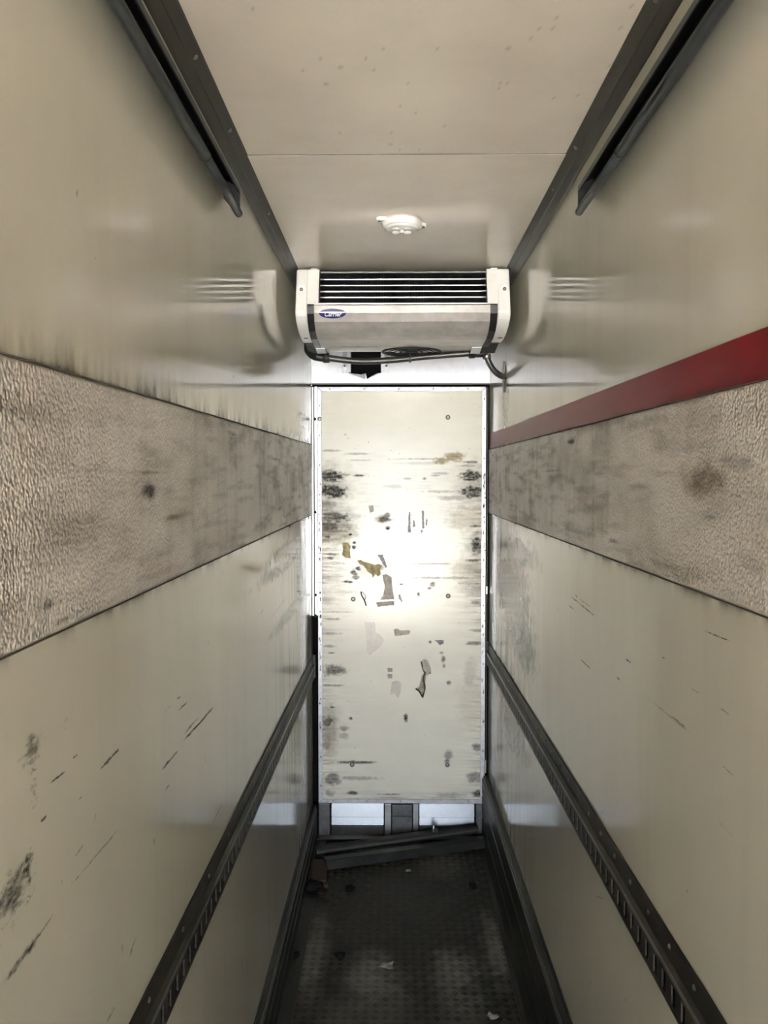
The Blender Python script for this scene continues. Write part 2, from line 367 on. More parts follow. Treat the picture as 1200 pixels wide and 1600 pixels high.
def grime_mat(name, base, base2, rough, spec=0.5, dark=(0.035, 0.033, 0.03), tan=(0.30, 0.22, 0.10), pale=(0.42, 0.37, 0.31),
              big=3.0, stretch=(1, 1, 1), bump=None, metal=0.0, grime_rough=0.6):
    """gel-coated sheet: mottled base, grime attribute R = black scuff, G = tan stain, B = greyish dirt film"""
    t = NT(name)
    n1 = t.noise(big, t.coords(stretch), 6, 0.6)
    n2 = t.noise(90, t.coords(), 3, 0.5)
    c = t.ramp(n1, [(0.3, base2), (0.7, base)])
    a = t.new('ShaderNodeAttribute'); a.attribute_name = 'grime'
    sp = t.new('ShaderNodeSeparateColor'); t.l(a.outputs['Color'], sp.inputs[0])
    br = t.math('MULTIPLY_ADD', n2, 0.7); t.n[-1].inputs[2].default_value = 0.65
    R = t.math('MINIMUM', t.math('MULTIPLY', sp.outputs[0], br), 1.0)
    G = t.math('MINIMUM', t.math('MULTIPLY', sp.outputs[1], br), 1.0)
    B = t.math('MINIMUM', t.math('MULTIPLY', sp.outputs[2], br), 1.0)
    c = t.mix(B, c, pale); c = t.mix(G, c, tan); c = t.mix(R, c, dark)
    allm = t.math('MINIMUM', t.math('ADD', t.math('ADD', R, G), t.math('MULTIPLY', B, 0.6)), 1.0)
    r = t.math('MULTIPLY_ADD', allm, grime_rough - rough); t.n[-1].inputs[2].default_value = rough
    if bump:
        kind, sc, st, ds = bump
        if kind == 'pebble':
            v = t.new('ShaderNodeTexVoronoi'); v.inputs['Scale'].default_value = sc; v.feature = 'SMOOTH_F1'
            v.inputs['Smoothness'].default_value = 0.6
            t.l(t.coords(), v.inputs['Vector'])
            hgt = t.math('SUBTRACT', 1.0, v.outputs['Distance'])
            c = t.mix(1.0, c, t.ramp(v.outputs['Distance'], [(0.10, (1.08, 1.08, 1.08)), (0.55, (0.86, 0.855, 0.85))]), 'MULTIPLY')  # paler pebble tops imitate glints in the colour, darker hollows hold dirt
            t.bump(hgt, st, ds)
        else:
            t.bump(t.noise(sc, t.coords(stretch), 3), st, ds)
    sp2 = t.math('MULTIPLY_ADD', allm, -0.85 * spec); t.n[-1].inputs[2].default_value = spec
    return t.set(**{'Base Color': c, 'Roughness': r, 'Specular IOR Level': sp2, 'Metallic': metal})

M = {}
M['wall'] = grime_mat('gelcoat_wall', (0.55, 0.52, 0.44), (0.48, 0.455, 0.38), 0.095, 0.5, grime_rough=0.15, big=2.2, stretch=(1, 1, 0.35), bump=('n', 9, 0.02, 0.003))
M['ceil'] = grime_mat('gelcoat_ceiling', (0.59, 0.545, 0.46), (0.51, 0.465, 0.39), 0.17, 0.5, grime_rough=0.2, big=3.5, bump=('n', 8, 0.03, 0.004))
M['band'] = grime_mat('pebbled_rub_panel', (0.60, 0.545, 0.475), (0.44, 0.395, 0.34), 0.31, 0.5, dark=(0.05, 0.045, 0.04), pale=(0.27, 0.24, 0.20),
                      big=5.0, stretch=(1, 0.8, 1.6), bump=('pebble', 200, 0.9, 0.003), grime_rough=0.5)
M['door'] = grime_mat('gelcoat_door', (0.88, 0.865, 0.77), (0.81, 0.795, 0.70), 0.17, 0.27, grime_rough=0.25, big=5, stretch=(1, 1, 2), pale=(0.42, 0.39, 0.35))
M['floor'] = grime_mat('tread_plate', (0.022, 0.020, 0.0155), (0.011, 0.0105, 0.0085), 0.55, 0.3, tan=(0.17, 0.16, 0.135), pale=(0.045, 0.042, 0.034), big=7, grime_rough=0.8)
M['red'] = grime_mat('red_stripe', (0.19, 0.005, 0.006), (0.155, 0.004, 0.005), 0.34, 0.12, grime_rough=0.38, dark=(0.05, 0.015, 0.015), pale=(0.24, 0.07, 0.07), big=3)
M['alu'] = simple('mill_aluminium', (0.46, 0.465, 0.48), 0.42, 0.9, 0.12, 14, stretch=(1, 1, 4))
M['alu_bright'] = simple('bright_aluminium', (0.74, 0.77, 0.84), 0.34, 0.35, 0.06, 30)
M['alu_dark'] = simple('dark_aluminium', (0.075, 0.071, 0.06), 0.45, 0.65, 0.25, 10, stretch=(1, 0.3, 1))  # aluminium toned down to a dark base
M['skirt'] = simple('dark_kick_plate', (0.032, 0.031, 0.026), 0.42, 0.5, 0.25, 10, stretch=(1, 0.3, 1))
M['frame'] = simple('scuffed_door_frame', (0.62, 0.63, 0.67), 0.4, 0.3, 0.2, 45)
M['track'] = simple('track_steel', (0.04, 0.046, 0.049), 0.5, 0.5, 0.2, 14)
M['track_in'] = simple('track_inside', (0.012, 0.012, 0.012), 0.6, 0.0, 0.2, 14, spec=0.2)
M['black'] = simple('black_rubber', (0.012, 0.012, 0.013), 0.5, 0.0, 0.2, 20)
M['void'] = simple('dark_cavity', (0.006, 0.006, 0.006), 0.9, 0.0, 0.1, 5, spec=0.1)  # near-black colour stands in for the shade inside gaps and holes
M['rail'] = simple('lashing_rail_steel', (0.032, 0.028, 0.022), 0.5, 0.4, 0.3, 25)
M['rail_edge'] = simple('lashing_rail_pale', (0.15, 0.145, 0.135), 0.42, 0.5, 0.25, 25)  # paler rail steel: light caught on the ridge is put in the colour
M['rivet'] = simple('rivet_steel', (0.28, 0.27, 0.25), 0.3, 0.9, 0.2, 60)
M['white'] = simple('white_plastic', (0.90, 0.89, 0.87), 0.34, 0.0, 0.04, 12)
M['lens'] = simple('frosted_lens', (0.78, 0.78, 0.78), 0.22, 0.0, 0.03, 12)
M['cover'] = simple('dusty_unit_cover', (0.42, 0.40, 0.385), 0.33, 0.2, 0.2, 16)
M['strap'] = simple('black_strap', (0.010, 0.010, 0.011), 0.35, 0.0, 0.2, 20)
M['navy'] = simple('navy_badge', (0.012, 0.018, 0.13), 0.3, 0.0, 0.05, 20)
M['badge_white'] = simple('badge_white', (0.85, 0.86, 0.9), 0.4, 0.0, 0.02, 20)
M['fin'] = simple('coil_fin', (0.03, 0.032, 0.034), 0.45, 0.6, 0.2, 30)  # dark base colour carries the shadow the fins stand in
M['coil'] = simple('coil_tube', (0.85, 0.86, 0.87), 0.32, 0.85, 0.05, 40)
M['hose'] = simple('ribbed_hose', (0.05, 0.048, 0.043), 0.38, 0.2, 0.25, 30)
M['slat'] = simple('bright_slat', (0.17, 0.178, 0.195), 0.34, 0.8, 0.2, 12)
M['edge_dirt'] = simple('edge_dirt', (0.10, 0.09, 0.07), 0.6, 0.0, 0.7, 14, spec=0.2)
M['bolt'] = simple('bolt_grey', (0.10, 0.10, 0.10), 0.4, 0.6, 0.2, 40)
M['washer'] = simple('washer_steel', (0.55, 0.54, 0.51), 0.35, 0.8, 0.15, 40)
M['olive'] = simple('olive_glue', (0.40, 0.33, 0.16), 0.6, 0.0, 0.35, 55)
M['greybrown'] = simple('glue_residue', (0.36, 0.32, 0.27), 0.5, 0.0, 0.25, 60)
M['darkgrey'] = simple('torn_label', (0.20, 0.19, 0.18), 0.5, 0.0, 0.45, 90)
M['film'] = simple('tape_film', (0.60, 0.56, 0.50), 0.3, 0.0, 0.12, 40)
M['wood'] = simple('weathered_wood', (0.05, 0.025, 0.014), 0.7, 0.0, 0.3, 30, stretch=(1, 0.2, 1))
M['clod'] = simple('black_dirt', (0.005, 0.0045, 0.004), 0.8, 0.0, 0.4, 60, spec=0.2)
M['paper'] = simple('soiled_paper', (0.30, 0.285, 0.26), 0.7, 0.0, 0.2, 40)
M['steel'] = simple('galvanised_post', (0.15, 0.153, 0.16), 0.45, 0.7, 0.25, 40)
M['profile'] = simple('dull_metal_profile', (0.052, 0.052, 0.05), 0.48, 0.65, 0.25, 12)
M['core'] = simple('body_core', (0.5, 0.5, 0.48), 0.6, 0.0, 0.05, 5)
M['yard'] = simple('yard_concrete', (0.46, 0.44, 0.41), 0.85, 0.0, 0.12, 0.6)
M['seal'] = simple('sealant_drip', (0.16, 0.15, 0.12), 0.5, 0.0, 0.3, 40)
M['seam'] = simple('dark_seam', (0.13, 0.12, 0.10), 0.7, 0.0, 0.3, 20)

def scuff_mat(name, gain, col=(0.028, 0.026, 0.022)):
    """rubber smear: thins out towards its edge (fade attribute) and breaks up in the grain"""
    t = NT(name)
    n = t.noise(95, t.coords((1, 0.7, 1.6)), 6, 0.72)
    a = t.new('ShaderNodeAttribute'); a.attribute_name = 'fade'
    v = t.math('ADD', t.math('MULTIPLY', a.outputs['Fac'], 0.75), t.math('MULTIPLY', t.math('SUBTRACT', n, 0.5), 1.9))
    v = t.math('MULTIPLY', t.math('SUBTRACT', v, 0.30), gain)
    n2 = t.new('ShaderNodeClamp'); t.l(v, n2.inputs[0])
    t.set(**{'Base Color': col, 'Roughness': 0.6, 'Alpha': n2.outputs[0]})
    return t.m
M['scuff_hard'] = scuff_mat('scuff_hard', 3.0)
M['scuff_mid'] = scuff_mat('scuff_mid', 1.5)
M['scuff_soft'] = scuff_mat('scuff_soft', 1.1)

def faded(o, vals):
    at = o.data.attributes.new('fade', 'FLOAT', 'POINT')
    at.data.foreach_set('value', np.asarray(vals, dtype=np.float32))
    return o

# ------------------------------------------------------------------ the setting: floor, ceiling, walls
def structure(o, label, cat):
    return tag(o, label, cat, kind='structure')

yard = pymesh('ground', [(-30, -30, -1.05), (30, -30, -1.05), (30, 30, -1.05), (-30, 30, -1.05)], [(0, 1, 2, 3)], M['yard'])
structure(yard, 'pale concrete yard outside below the open end', 'ground')

# floor
PATCHES = [(-0.075, 2.645, 0.085, 0.13, 0.9), (0.2, 2.684, 0.07, 0.11, 0.9), (0.352, 2.836, 0.035, 0.20, 0.8), (0.203, 3.463, 0.08, 0.13, 0.35),
           (-0.278, 2.789, 0.04, 0.23, 0.7), (-0.032, 2.50, 0.08, 0.08, 0.4), (0.208, 2.516, 0.07, 0.08, 0.5), (-0.16, 2.45, 0.06, 0.12, 0.3)]
def floor_col(U, V):
    w = fbm(U * 30, V * 30); s = fbm(U * 60 + 9, V * 60)
    b = blots(U, V, PATCHES, w, s, 0.6)
    return np.zeros_like(U), b, np.clip(fbm(U * 6, V * 3) - 0.5, 0, 1) * 1.2
floor = grid('floor', 'z', 0.0, np.linspace(XL, XR, 110), np.linspace(REAR, D, 520), floor_col, M['floor'])
structure(floor, 'dark worn tread plate floor with pale dusty patches', 'floor')
box('floor_core', XL - .05, XR + .05, REAR, D + .1, -0.12, -0.004, M['core'], floor)
# raised bars of the tread plate: groups of five, turned left and right in turn
def tread():
    vs = []; fs = []
    p = 0.031; h = 0.0014
    nx = int((FR - FL) / p); ny = int((D - 1.55) / p)
    for i in range(nx):
        for j in range(ny):
            cx = FL + (i + 0.5) * (FR - FL) / nx; cy = 1.55 + (j + 0.5) * p
            a = math.radians(40) if (i + j) % 2 else math.radians(-40)
            ca, sa = math.cos(a), math.sin(a)
            for k in range(5):
                off = (k - 2) * 0.0056; ln = 0.0118; wd = 0.0012
                b = len(vs)
                for (l, w, z) in ((-ln, -wd * 1.6, 0), (ln, -wd * 1.6, 0), (ln, wd * 1.6, 0), (-ln, wd * 1.6, 0), (-ln * .8, -wd * .5, h), (ln * .8, -wd * .5, h), (ln * .8, wd * .5, h), (-ln * .8, wd * .5, h)):
                    x = l; y = w + off
                    vs.append((cx + x * ca - y * sa, cy + x * sa + y * ca, z))
                fs += [(b + 4, b + 5, b + 6, b + 7), (b, b + 1, b + 5, b + 4), (b + 1, b + 2, b + 6, b + 5), (b + 2, b + 3, b + 7, b + 6), (b + 3, b, b + 4, b + 7)]
    return vs, fs
M['bar'] = grime_mat('tread_bar_worn', (0.045, 0.041, 0.032), (0.018, 0.017, 0.013), 0.42, 0.5, tan=(0.18, 0.168, 0.142), pale=(0.05, 0.046, 0.038), big=9, grime_rough=0.6)
tv, tf = tread()
tb = pymesh('tread_bars', tv, tf, M['bar'], floor)
tb['kind'] = 'stuff'
ta = np.array(tv); tr_, tg_, tb_ = floor_col(ta[:, 0], ta[:, 1])
at = tb.data.color_attributes.new('grime', 'FLOAT_COLOR', 'POINT')
at.data.foreach_set('color', np.stack([tr_, tg_, tb_, np.ones(len(ta))], -1).ravel().astype(np.float32))
box('edge_strip', XL + .018, FL, 0.0, D - 0.02, 0.0005, 0.004, M['skirt'], floor, 0.001)
box('edge_strip', FR, XR - .022, 0.0, D - 0.02, 0.0005, 0.004, M['skirt'], floor, 0.001)

# ceiling
def ceil_col(U, V):
    w = fbm(U * 12, V * 12); s = fbm(U * 7, V * 3)
    g = np.clip(fbm(U * 3 + 4, V * 2) - 0.45, 0, 1) * 0.9
    spots = (vnoise(U * 160, V * 160) > 0.955) * (fbm(U * 5, V * 5) > 0.50) * 0.3
    near = blots(U, V, [(0.0, 1.16, 0.3, 0.10, 0.4), (-0.27, 1.55, 0.07, 0.06, 0.35)], w, s, 0.8)  # two darker areas on the near part of the ceiling
    return spots, g * 0.0, np.maximum(g, near)
ceiling = grid('ceiling', 'z', ZC, np.linspace(XL, XR, 180), np.linspace(REAR, D, 600), ceil_col, M['ceil'], flip=True)
structure(ceiling, 'glossy off-white insulated ceiling panel with a cross seam', 'ceiling')
box('ceiling_core', XL - .06, XR + .06, REAR, D + .1, ZC + .004, ZC + .09, M['core'], ceiling)
box('ceiling_panel', XL + .03, XR - .03, 1.925, D, ZC - .0022, ZC + .001, M['ceil'], ceiling)
box('seam_strip', XL + .03, XR - .03, 1.9215, 1.925, ZC - .0016, ZC + .001, M['seam'], ceiling)

# side walls
def lerp(a, b, t): return a + (b - a) * t
def zline(Y, y0, z0, y1, z1): return z0 + (z1 - z0) * (Y - y0) / (y1 - y0)
LBT = lambda Y: zline(Y, 0.782, 1.751, 3.73, 1.795)
LBB = lambda Y: zline(Y, 0.771, 1.462, 3.73, 1.479)
RBT = lambda Y: zline(Y, 0.956, 1.747, 3.73, 1.774)
RBB = lambda Y: zline(Y, 0.946, 1.474, 3.73, 1.486)
RRT = lambda Y: zline(Y, 0.958, 1.807, 3.73, 1.842)

def wall_col(sm, bt, bb, side):
    def f(U, V):
        w = fbm(U * 40, V * 55); s = fbm(U * 25, V * 60 + 3)
        r = np.clip(blots(U, V, sm, w, s, 0.5) * 1.7, 0, .8)
        # dirt line along the rub panel edges
        e = np.exp(-np.abs(V - bt(U)) / 0.020) * np.clip(0.6 * fbm(U * 16, V * 6 + 2) + 0.4 * fbm(U * 70, V * 22) - 0.36, 0, 1) * 3.6
        e2 = np.exp(-np.abs(V - bb(U)) / 0.008) * np.clip(fbm(U * 18, V * 6 + 8) - 0.4, 0, 1) * 3.0
        far = sstep(2.2, 3.7, U)
        drip = np.clip(fbm(U * 34, V * 3.2 + side) - 0.50, 0, 1) * 3.0 * far * sstep(1.75, 1.35, V)
        streak = np.clip(fbm(U * 22, V * 2.0 + 7 + side) - 0.56, 0, 1) * 1.6
        spots = (vnoise(U * 95, V * 95 + side) > 0.985) * (fbm(U * 4, V * 4 + side) > 0.56) * 0.5
        low = np.clip(fbm(U * 10, V * 10 + 31) - 0.5, 0, 1) * 0.9 * far
        r = np.maximum(np.maximum(r, np.clip(e, 0, .8)), np.maximum(np.clip(e2, 0, .7), spots))
        r = np.maximum(r, np.clip(drip, 0, 0.55))
        b = np.clip(streak * 0.45 + low, 0, 0.7)
        g = np.clip(fbm(U * 9 + 3, V * 9 + side) - 0.6, 0, 1) * far * 0.8
        return r, g, b
    return f
US = np.concatenate([np.linspace(REAR, 0.6, 60, endpoint=False), np.linspace(0.6, D, 620)])
VS = np.linspace(0.0, ZC, 400)
wall_left = grid('wall_left', 'x', XL, US, VS, wall_col(SM_L[7:], LBT, LBB, 0), M['wall'])
structure(wall_left, 'glossy off-white left side wall with black scuffs and pebbled rub panel', 'wall')
wall_right = grid('wall_right', 'x', XR, US, VS, wall_col(SM_R, RBT, RBB, 40), M['wall'], flip=True)
structure(wall_right, 'glossy off-white right side wall with red stripe above pebbled rub panel', 'wall')
box('wall_core', XL - .07, XL - .004, REAR, D + .1, -.1, ZC + .09, M['core'], wall_left)
box('wall_core', XR + .004, XR + .07, REAR, D + .1, -.1, ZC + .09, M['core'], wall_right)

# pebbled rub panels, a few millimetres proud of the walls
def band_col(lst, side):
    def f(U, V):
        w = fbm(U * 40, V * 60); s = fbm(U * 30, V * 50 + 3)
        r = blots(U, V, lst, w, s, 0.6)
        far = 0.6 + 0.4 * sstep(0.9, 2.4, U)
        horiz = np.clip(fbm(U * 9, V * 70 + side) - 0.5, 0, 1) * 1.5
        blot = np.clip(fbm(U * 7 + side, V * 14) - 0.42, 0, 1) * 2.0
        vert = np.clip(fbm(U * 26, V * 5 + side) - 0.5, 0, 1) * 1.8
        b = np.clip((blot + vert * 0.8 + horiz) * far, 0, 0.85)
        r = np.maximum(r, np.clip(horiz * 0.5 * far, 0, 0.45))
        g = blots(U, V, [(1.136, 1.633, 0.08, 0.024, 0.5)] if side else [(1.385, 1.57, .06, .012, .3)], w, s, 0.7) * 0.7
        return r, g, b
    return f
def band(parent, x, inn, bt, bb, lst, side):
    ys = np.concatenate([np.linspace(REAR, 0.6, 30, endpoint=False), np.linspace(0.6, D - .001, 420)])
    o = grid('rub_panel', 'x', x + inn, ys, np.linspace(0, 1, 70), lambda U, V: band_col(lst, side)(U, bb(U) + (bt(U) - bb(U)) * V), M['band'], None, flip=(inn < 0))
    co = np.empty(len(o.data.vertices) * 3, dtype=np.float32); o.data.vertices.foreach_get('co', co)
    co = co.reshape(-1, 3)
    t = co[:, 2].copy(); z0 = bb(co[:, 1]); z1 = bt(co[:, 1])
    co[:, 2] = z0 + (z1 - z0) * t
    edge = np.minimum(t, 1 - t) * (z1 - z0)
    co[:, 0] = x + inn * sstep(0, 0.0035, edge)          # rolled edge back to the wall
    o.data.vertices.foreach_set('co', co.ravel()); o.data.update()
    rel(o, parent)
    return o
band(wall_left, XL, 0.0035, LBT, LBB, BAND_L, 0)
band(wall_right, XR, -0.0035, RBT, RBB, BAND_R, 40)

# grubby bead along the panel edges
def edge(parent, x, s, zf, w):
    p = lambda Y: [(x + s * a, zf(Y) + c) for a, c in ((.0004, -w), (.0040, -w), (.0040, w), (.0004, w))]
    loft('edge_bead', p(REAR), REAR, p(D - .001), D - .001, M['edge_dirt'], parent)
edge(wall_left, XL, 1, LBT, .0009); edge(wall_left, XL, 1, LBB, .0003)
edge(wall_right, XR, -1, RBT, .0005); edge(wall_right, XR, -1, RBB, .0006)

# red stripe on the right wall, in two thicknesses of vinyl
def red_col(U, V):
    far = sstep(1.5, 3.5, U)
    b = np.clip(fbm(U * 26, V * 8) * 0.5 * far + np.clip(fbm(U * 8, V * 30) - .55, 0, 1), 0, 0.6)
    r = np.exp(-np.abs(V) / 0.16) * np.clip(fbm(U * 20, V * 3) - 0.35, 0, 1) * 1.6
    return np.clip(r, 0, .8), np.zeros_like(U), b
rs = grid('red_stripe', 'x', XR - .0012, np.linspace(REAR, D - .001, 400), np.linspace(0, 1, 12), red_col, M['red'], None, flip=True)
co = np.empty(len(rs.data.vertices) * 3, dtype=np.float32); rs.data.vertices.foreach_get('co', co); co = co.reshape(-1, 3)
z0 = RBT(co[:, 1]) - .002; z1 = RRT(co[:, 1]); co[:, 2] = z0 + (z1 - z0) * co[:, 2]
rs.data.vertices.foreach_set('co', co.ravel()); rs.data.update(); rel(rs, wall_right)

# scuffs: thin smears of rubber on the walls
def scuffs(lst, x, out, parent, seed):
    rn = random.Random(seed)
    for (y0, z0, y1, z1, w, s) in lst:
        a = Vector((y0, z0)); b = Vector((y1, z1)); d = b - a; L = max(d.length, 1e-4); d /= L; n = Vector((-d.y, d.x))
        k = max(4, min(16, int(L / 0.006))); top = []; bot = []
        for i in range(k + 1):
            t = i / k
            hw = w * 0.5 * (0.35 + 0.65 * math.sin(math.pi * min(max(t, .06), .94)) ** 0.5) * rn.uniform(0.7, 1.15)
            c = a + d * L * t + n * rn.uniform(-.12, .12) * w
            top.append(c + n * hw); bot.append(c - n * hw)
        mid = [(p + q) / 2 for p, q in zip(top, bot)]
        on_band = 1.47 < (z0 + z1) / 2 < 1.75
        xx = x + out * (4.2 if on_band else 0.5)
        vs = [(xx, p.x, p.y) for row in (top, mid, bot) for p in row]
        m = 'scuff_hard' if s > .75 else ('scuff_mid' if s > .45 else 'scuff_soft')
        n1 = k + 1
        fs = [(r * n1 + i, r * n1 + i + 1, (r + 1) * n1 + i + 1, (r + 1) * n1 + i) for r in (0, 1) for i in range(k)]
        o = pymesh('scuff_mark', vs, fs, M[m], parent)
        endf = [min(1, 4 * min(i, k - i) / k + .25) for i in range(n1)]
        faded(o, [.45 * e for e in endf] + endf + [.45 * e for e in endf])
def smudges(lst, x, out, parent, seed):
    """rubbed-on blotches: a disc that fades out from its middle"""
    rn = random.Random(seed)
    for (y, z, ry, rz, s) in lst:
        vs = [(x + out, y, z)]; fd = [1.0 * s + .15]; n = 18; fs = []
        for ring, (rr, fv_) in enumerate(((.5, .8), (1.0, .42), (1.7, 0.0))):
            for k in range(n):
                t = 2 * math.pi * k / n; q = rr * rn.uniform(.75, 1.2)
                vs.append((x + out, y + ry * q * math.cos(t), z + rz * q * math.sin(t))); fd.append(fv_ * s)
        for k in range(n): fs.append((0, 1 + k, 1 + (k + 1) % n))
        for r in range(2):
            for k in range(n):
                a_ = 1 + r * n; fs.append((a_ + k, a_ + n + k, a_ + n + (k + 1) % n, a_ + (k + 1) % n))
        faded(pymesh('smudge', vs, fs, M['scuff_mid'], parent), fd)
smudges(SM_L[:7], XL, 0.0007, wall_left, 8)
scuffs(SCR_L, XL, 0.001, wall_left, 3)
scuffs(SCR_R, XR, -0.001, wall_right, 4)

# skirting along the floor
def skirting(name, x, s, h0, h1, t, label):
    """s = +1 for the left wall (grows towards +x); h0 at y=0, h1 at the bulkhead"""
    def prof(h):
        q = [(0, 0), (t, 0), (t, h * .30), (t - .003, h * .32), (t - .003, h * .36), (t, h * .38), (t, h * .66), (t - .003, h * .68), (t - .003, h * .71), (t, h * .73),
             (t, h - .014), (t - .006, h - .010), (t - .006, h - .004), (t - .009, h), (0.004, h), (0.004, h + .006), (0, h + .006)]
        return [(x + s * a, b + 0.0045) for a, b in q]
    o = loft(name, prof(h0), REAR, prof(h1), D - 0.015, M['skirt'])
    structure(o, label, 'skirting')
    e = lambda h: [(x + s * a, c + .0045) for a, c in ((t - .0065, h - .010), (t - .005, h - .011), (t - .005, h - .003), (t - .0065, h - .003))]
    loft('pale_edge', e(h0), REAR, e(h1), D - .016, M['rail_edge'], o)  # paler strip along the top edge
    return o
skirting('baseboard_left', XL, 1, 0.262, 0.152, 0.022, 'low dull aluminium kick plate along the left wall')
skirting('baseboard_right', XR, -1, 0.405, 0.288, 0.028, 'tall dull aluminium kick plate along the right wall')

# coves between walls and ceiling
def cove(name, x, s, label):
    zb = 2.343
    q = [(0, 0), (.002, -.0), (.006, .003), (.018, .016), (.020, .0165), (.034, .033), (.036, .0365), (0, .0365)]
    pr = [(x + s * a, zb + b) for a, b in q]
    o = loft(name, pr, REAR, pr, D - .01, M['alu_dark'])
    structure(o, label, 'cove trim')
    return o
tr_l = cove('trim_1', XL, 1, 'slanted metal cove trim between left wall and ceiling')
tr_r = cove('trim_2', XR, -1, 'slanted metal cove trim between right wall and ceiling')
def dome(name, c, ax, r, h, mat, parent, seg=10):
    return lathe(name, [(r * 1.15, 0), (r, h * .35), (r * .7, h * .8), (0, h)], c, ax, mat, parent, seg)
for Y in (1.24, 1.46, 1.76, 2.30):
    dome('screw', (XL + .027, Y, 2.3672), (1, 0, -1), .0045, .003, M['rivet'], tr_l)
for Y in (1.30, 1.86, 2.12, 2.8):
    dome('screw', (XR - .027, Y, 2.3672), (-1, 0, -1), .0045, .003, M['rivet'], tr_r)

# header over the rear opening, with the rolled-up door curtain behind it
hd = box('wall_rear', XL, XR, REAR, REAR + .05, 2.14, ZC, M['core'])
structure(hd, 'header panel over the open rear end of the body', 'wall')
lathe('door_curtain_roll', [(0, -.39), (.10, -.39), (.10, .39), (0, .39)], ((XL + XR) / 2, REAR + .17, 2.262), (1, 0, 0), M['alu'], hd, 28)

# ------------------------------------------------------------------ bulkhead (far end)
def bulk():
    zb, zt = 2.070, ZC
    outer = [(XL, zb), (XR, zb), (XR, zt), (XL, zt)]
    hole = [(-.197, 2.24), (-.197, 2.120), (-.209, 2.117), (-.132, 2.087), (-.128, 2.114), (-.122, 2.0885), (-.058, 2.117), (-.060, 2.120), (-.060, 2.24)]
    bm = bmesh.new()
    vo = [bm.verts.new((x, D, z)) for x, z in outer]; vh = [bm.verts.new((x, D, z)) for x, z in hole]
    es = [bm.edges.new((a[i], a[(i + 1) % len(a)])) for a in (vo, vh) for i in range(len(a))]
    bmesh.ops.triangle_fill(bm, use_beauty=True, use_dissolve=False, edges=es)
    for f in bm.faces:
        if f.normal.y > 0: f.normal_flip()
    me = bpy.data.meshes.new('wall_back'); bm.to_mesh(me); bm.free()
    return link('wall_back', me, M['alu_bright'])
wall_back = bulk()
structure(wall_back, 'bright aluminium bulkhead panel above the door with a torn black hole', 'wall')
box('rear_core', XL - .07, XR + .07, D + .12, D + .2, -.1, ZC + .09, M['void'], wall_back)
box('cavity_side', -.215, -.199, D + .004, D + .12, 2.075, 2.26, M['void'], wall_back)
box('cavity_side', -.055, -.039, D + .004, D + .12, 2.075, 2.26, M['void'], wall_back)
box('door_backing', XL - .02, XR + .02, D + .045, D + .06, -.02, 2.066, M['void'], wall_back)
box('cavity_side', XL, XR, D + .004, D + .12, 2.064, 2.072, M['void'], wall_back)
for s, xa, xb in ((-1, -.2115, -.197), (1, -.060, -.0455)):
    box('flange_return', xa, xb, D - .010, D - .0005, 2.119, 2.235, M['alu_bright'], wall_back, .001)
    xo0, xo1 = (xa - .020, xa - .001) if s < 0 else (xb + .001, xb + .020)
    f = box('flange_plate', xo0, xo1, D - .004, D - .0005, 2.117, 2.235, M['alu'], wall_back, .0008)
    dome('rivet', ((xo0 + xo1) / 2, D - .004, 2.148), (0, -1, 0), .005, .004, M['bolt'], f)
# torn flaps below the hole, bent towards the camera
pymesh('torn_flap', [(-.209, D - .001, 2.117), (-.132, D - .001, 2.087), (-.128, D - .022, 2.112), (-.150, D - .012, 2.108)], [(0, 1, 2, 3)], M['alu_bright'], wall_back)
pymesh('torn_flap', [(-.058, D - .001, 2.117), (-.122, D - .001, 2.0885), (-.100, D - .016, 2.101), (-.075, D - .014, 2.114)], [(3, 2, 1, 0)], M['alu_bright'], wall_back)
box('lower_lip', XL, XR, D - .003, D + .004, 2.064, 2.0705, M['alu_dark'], wall_back)

# ------------------------------------------------------------------ the door
DY = D                       # front face of the door sheet
DX0, DX1, DZ0, DZ1 = -0.327, 0.393, 0.177, 2.034
def door_col(U, V):
    wob = fbm(U * 70, V * 110); st = fbm(U * 14, V * 190); st2 = fbm(U * 10, V * 120 + 50); fine = fbm(U * 160, V * 160)
    r = blots(U, V, DOOR_DARK, wob, st * .6 + .4 * fine, 0.45)
    haze = [(-.300, 1.615, .085, .085, .42), (-.290, 1.45, .10, .085, .45), (.370, 1.615, .08, .08, .42), (.372, 1.34, .05, .08, .4), (.372, 1.20, .07, .10, .3), (-.30, 1.18, .07, .12, .28), (-.30, .52, .045, .10, .3)]
    r = np.maximum(r, blots(U, V, haze, fbm(U * 30, V * 60 + 3), st, 0.8))
    dl = U - DX0; dr = DX1 - U
    edge = np.maximum(np.exp(-dl / 0.07), np.exp(-dr / 0.06))
    zone = sstep(0.85, 1.1, V) * sstep(1.72, 1.5, V)
    low = sstep(0.9, 0.6, V)
    b = np.clip((st2 - 0.40) * 2.6, 0, 1) * edge * (0.95 * zone + 0.45 * low + 0.12)
    b = np.maximum(b, np.clip((st - 0.56) * 2.2, 0, 1) * sstep(1.15, 1.3, V) * sstep(1.85, 1.65, V) * 0.35)
    r = np.maximum(r, np.clip((st - 0.50) * 3.0, 0, 1) * edge * zone * 0.75)
    r = np.maximum(r, np.clip((st - 0.50) * 3.0, 0, 1) * edge * edge * low * 0.7)
    bot = np.exp(-(V - DZ0) / 0.02)
    r = np.maximum(r, bot * np.clip(st2 - .3, 0, 1) * 1.3)
    spots = (vnoise(U * 130, V * 130 + 9) > 0.983) * (fbm(U * 6, V * 6 + 2) > 0.47) * 0.7
    r = np.maximum(r, spots)
    g = blots(U, V, DOOR_TAN, wob, st * .5 + .5 * fine, 0.5)
    return np.clip(r, 0, 1), np.clip(g, 0, 1), np.clip(b, 0, .85)
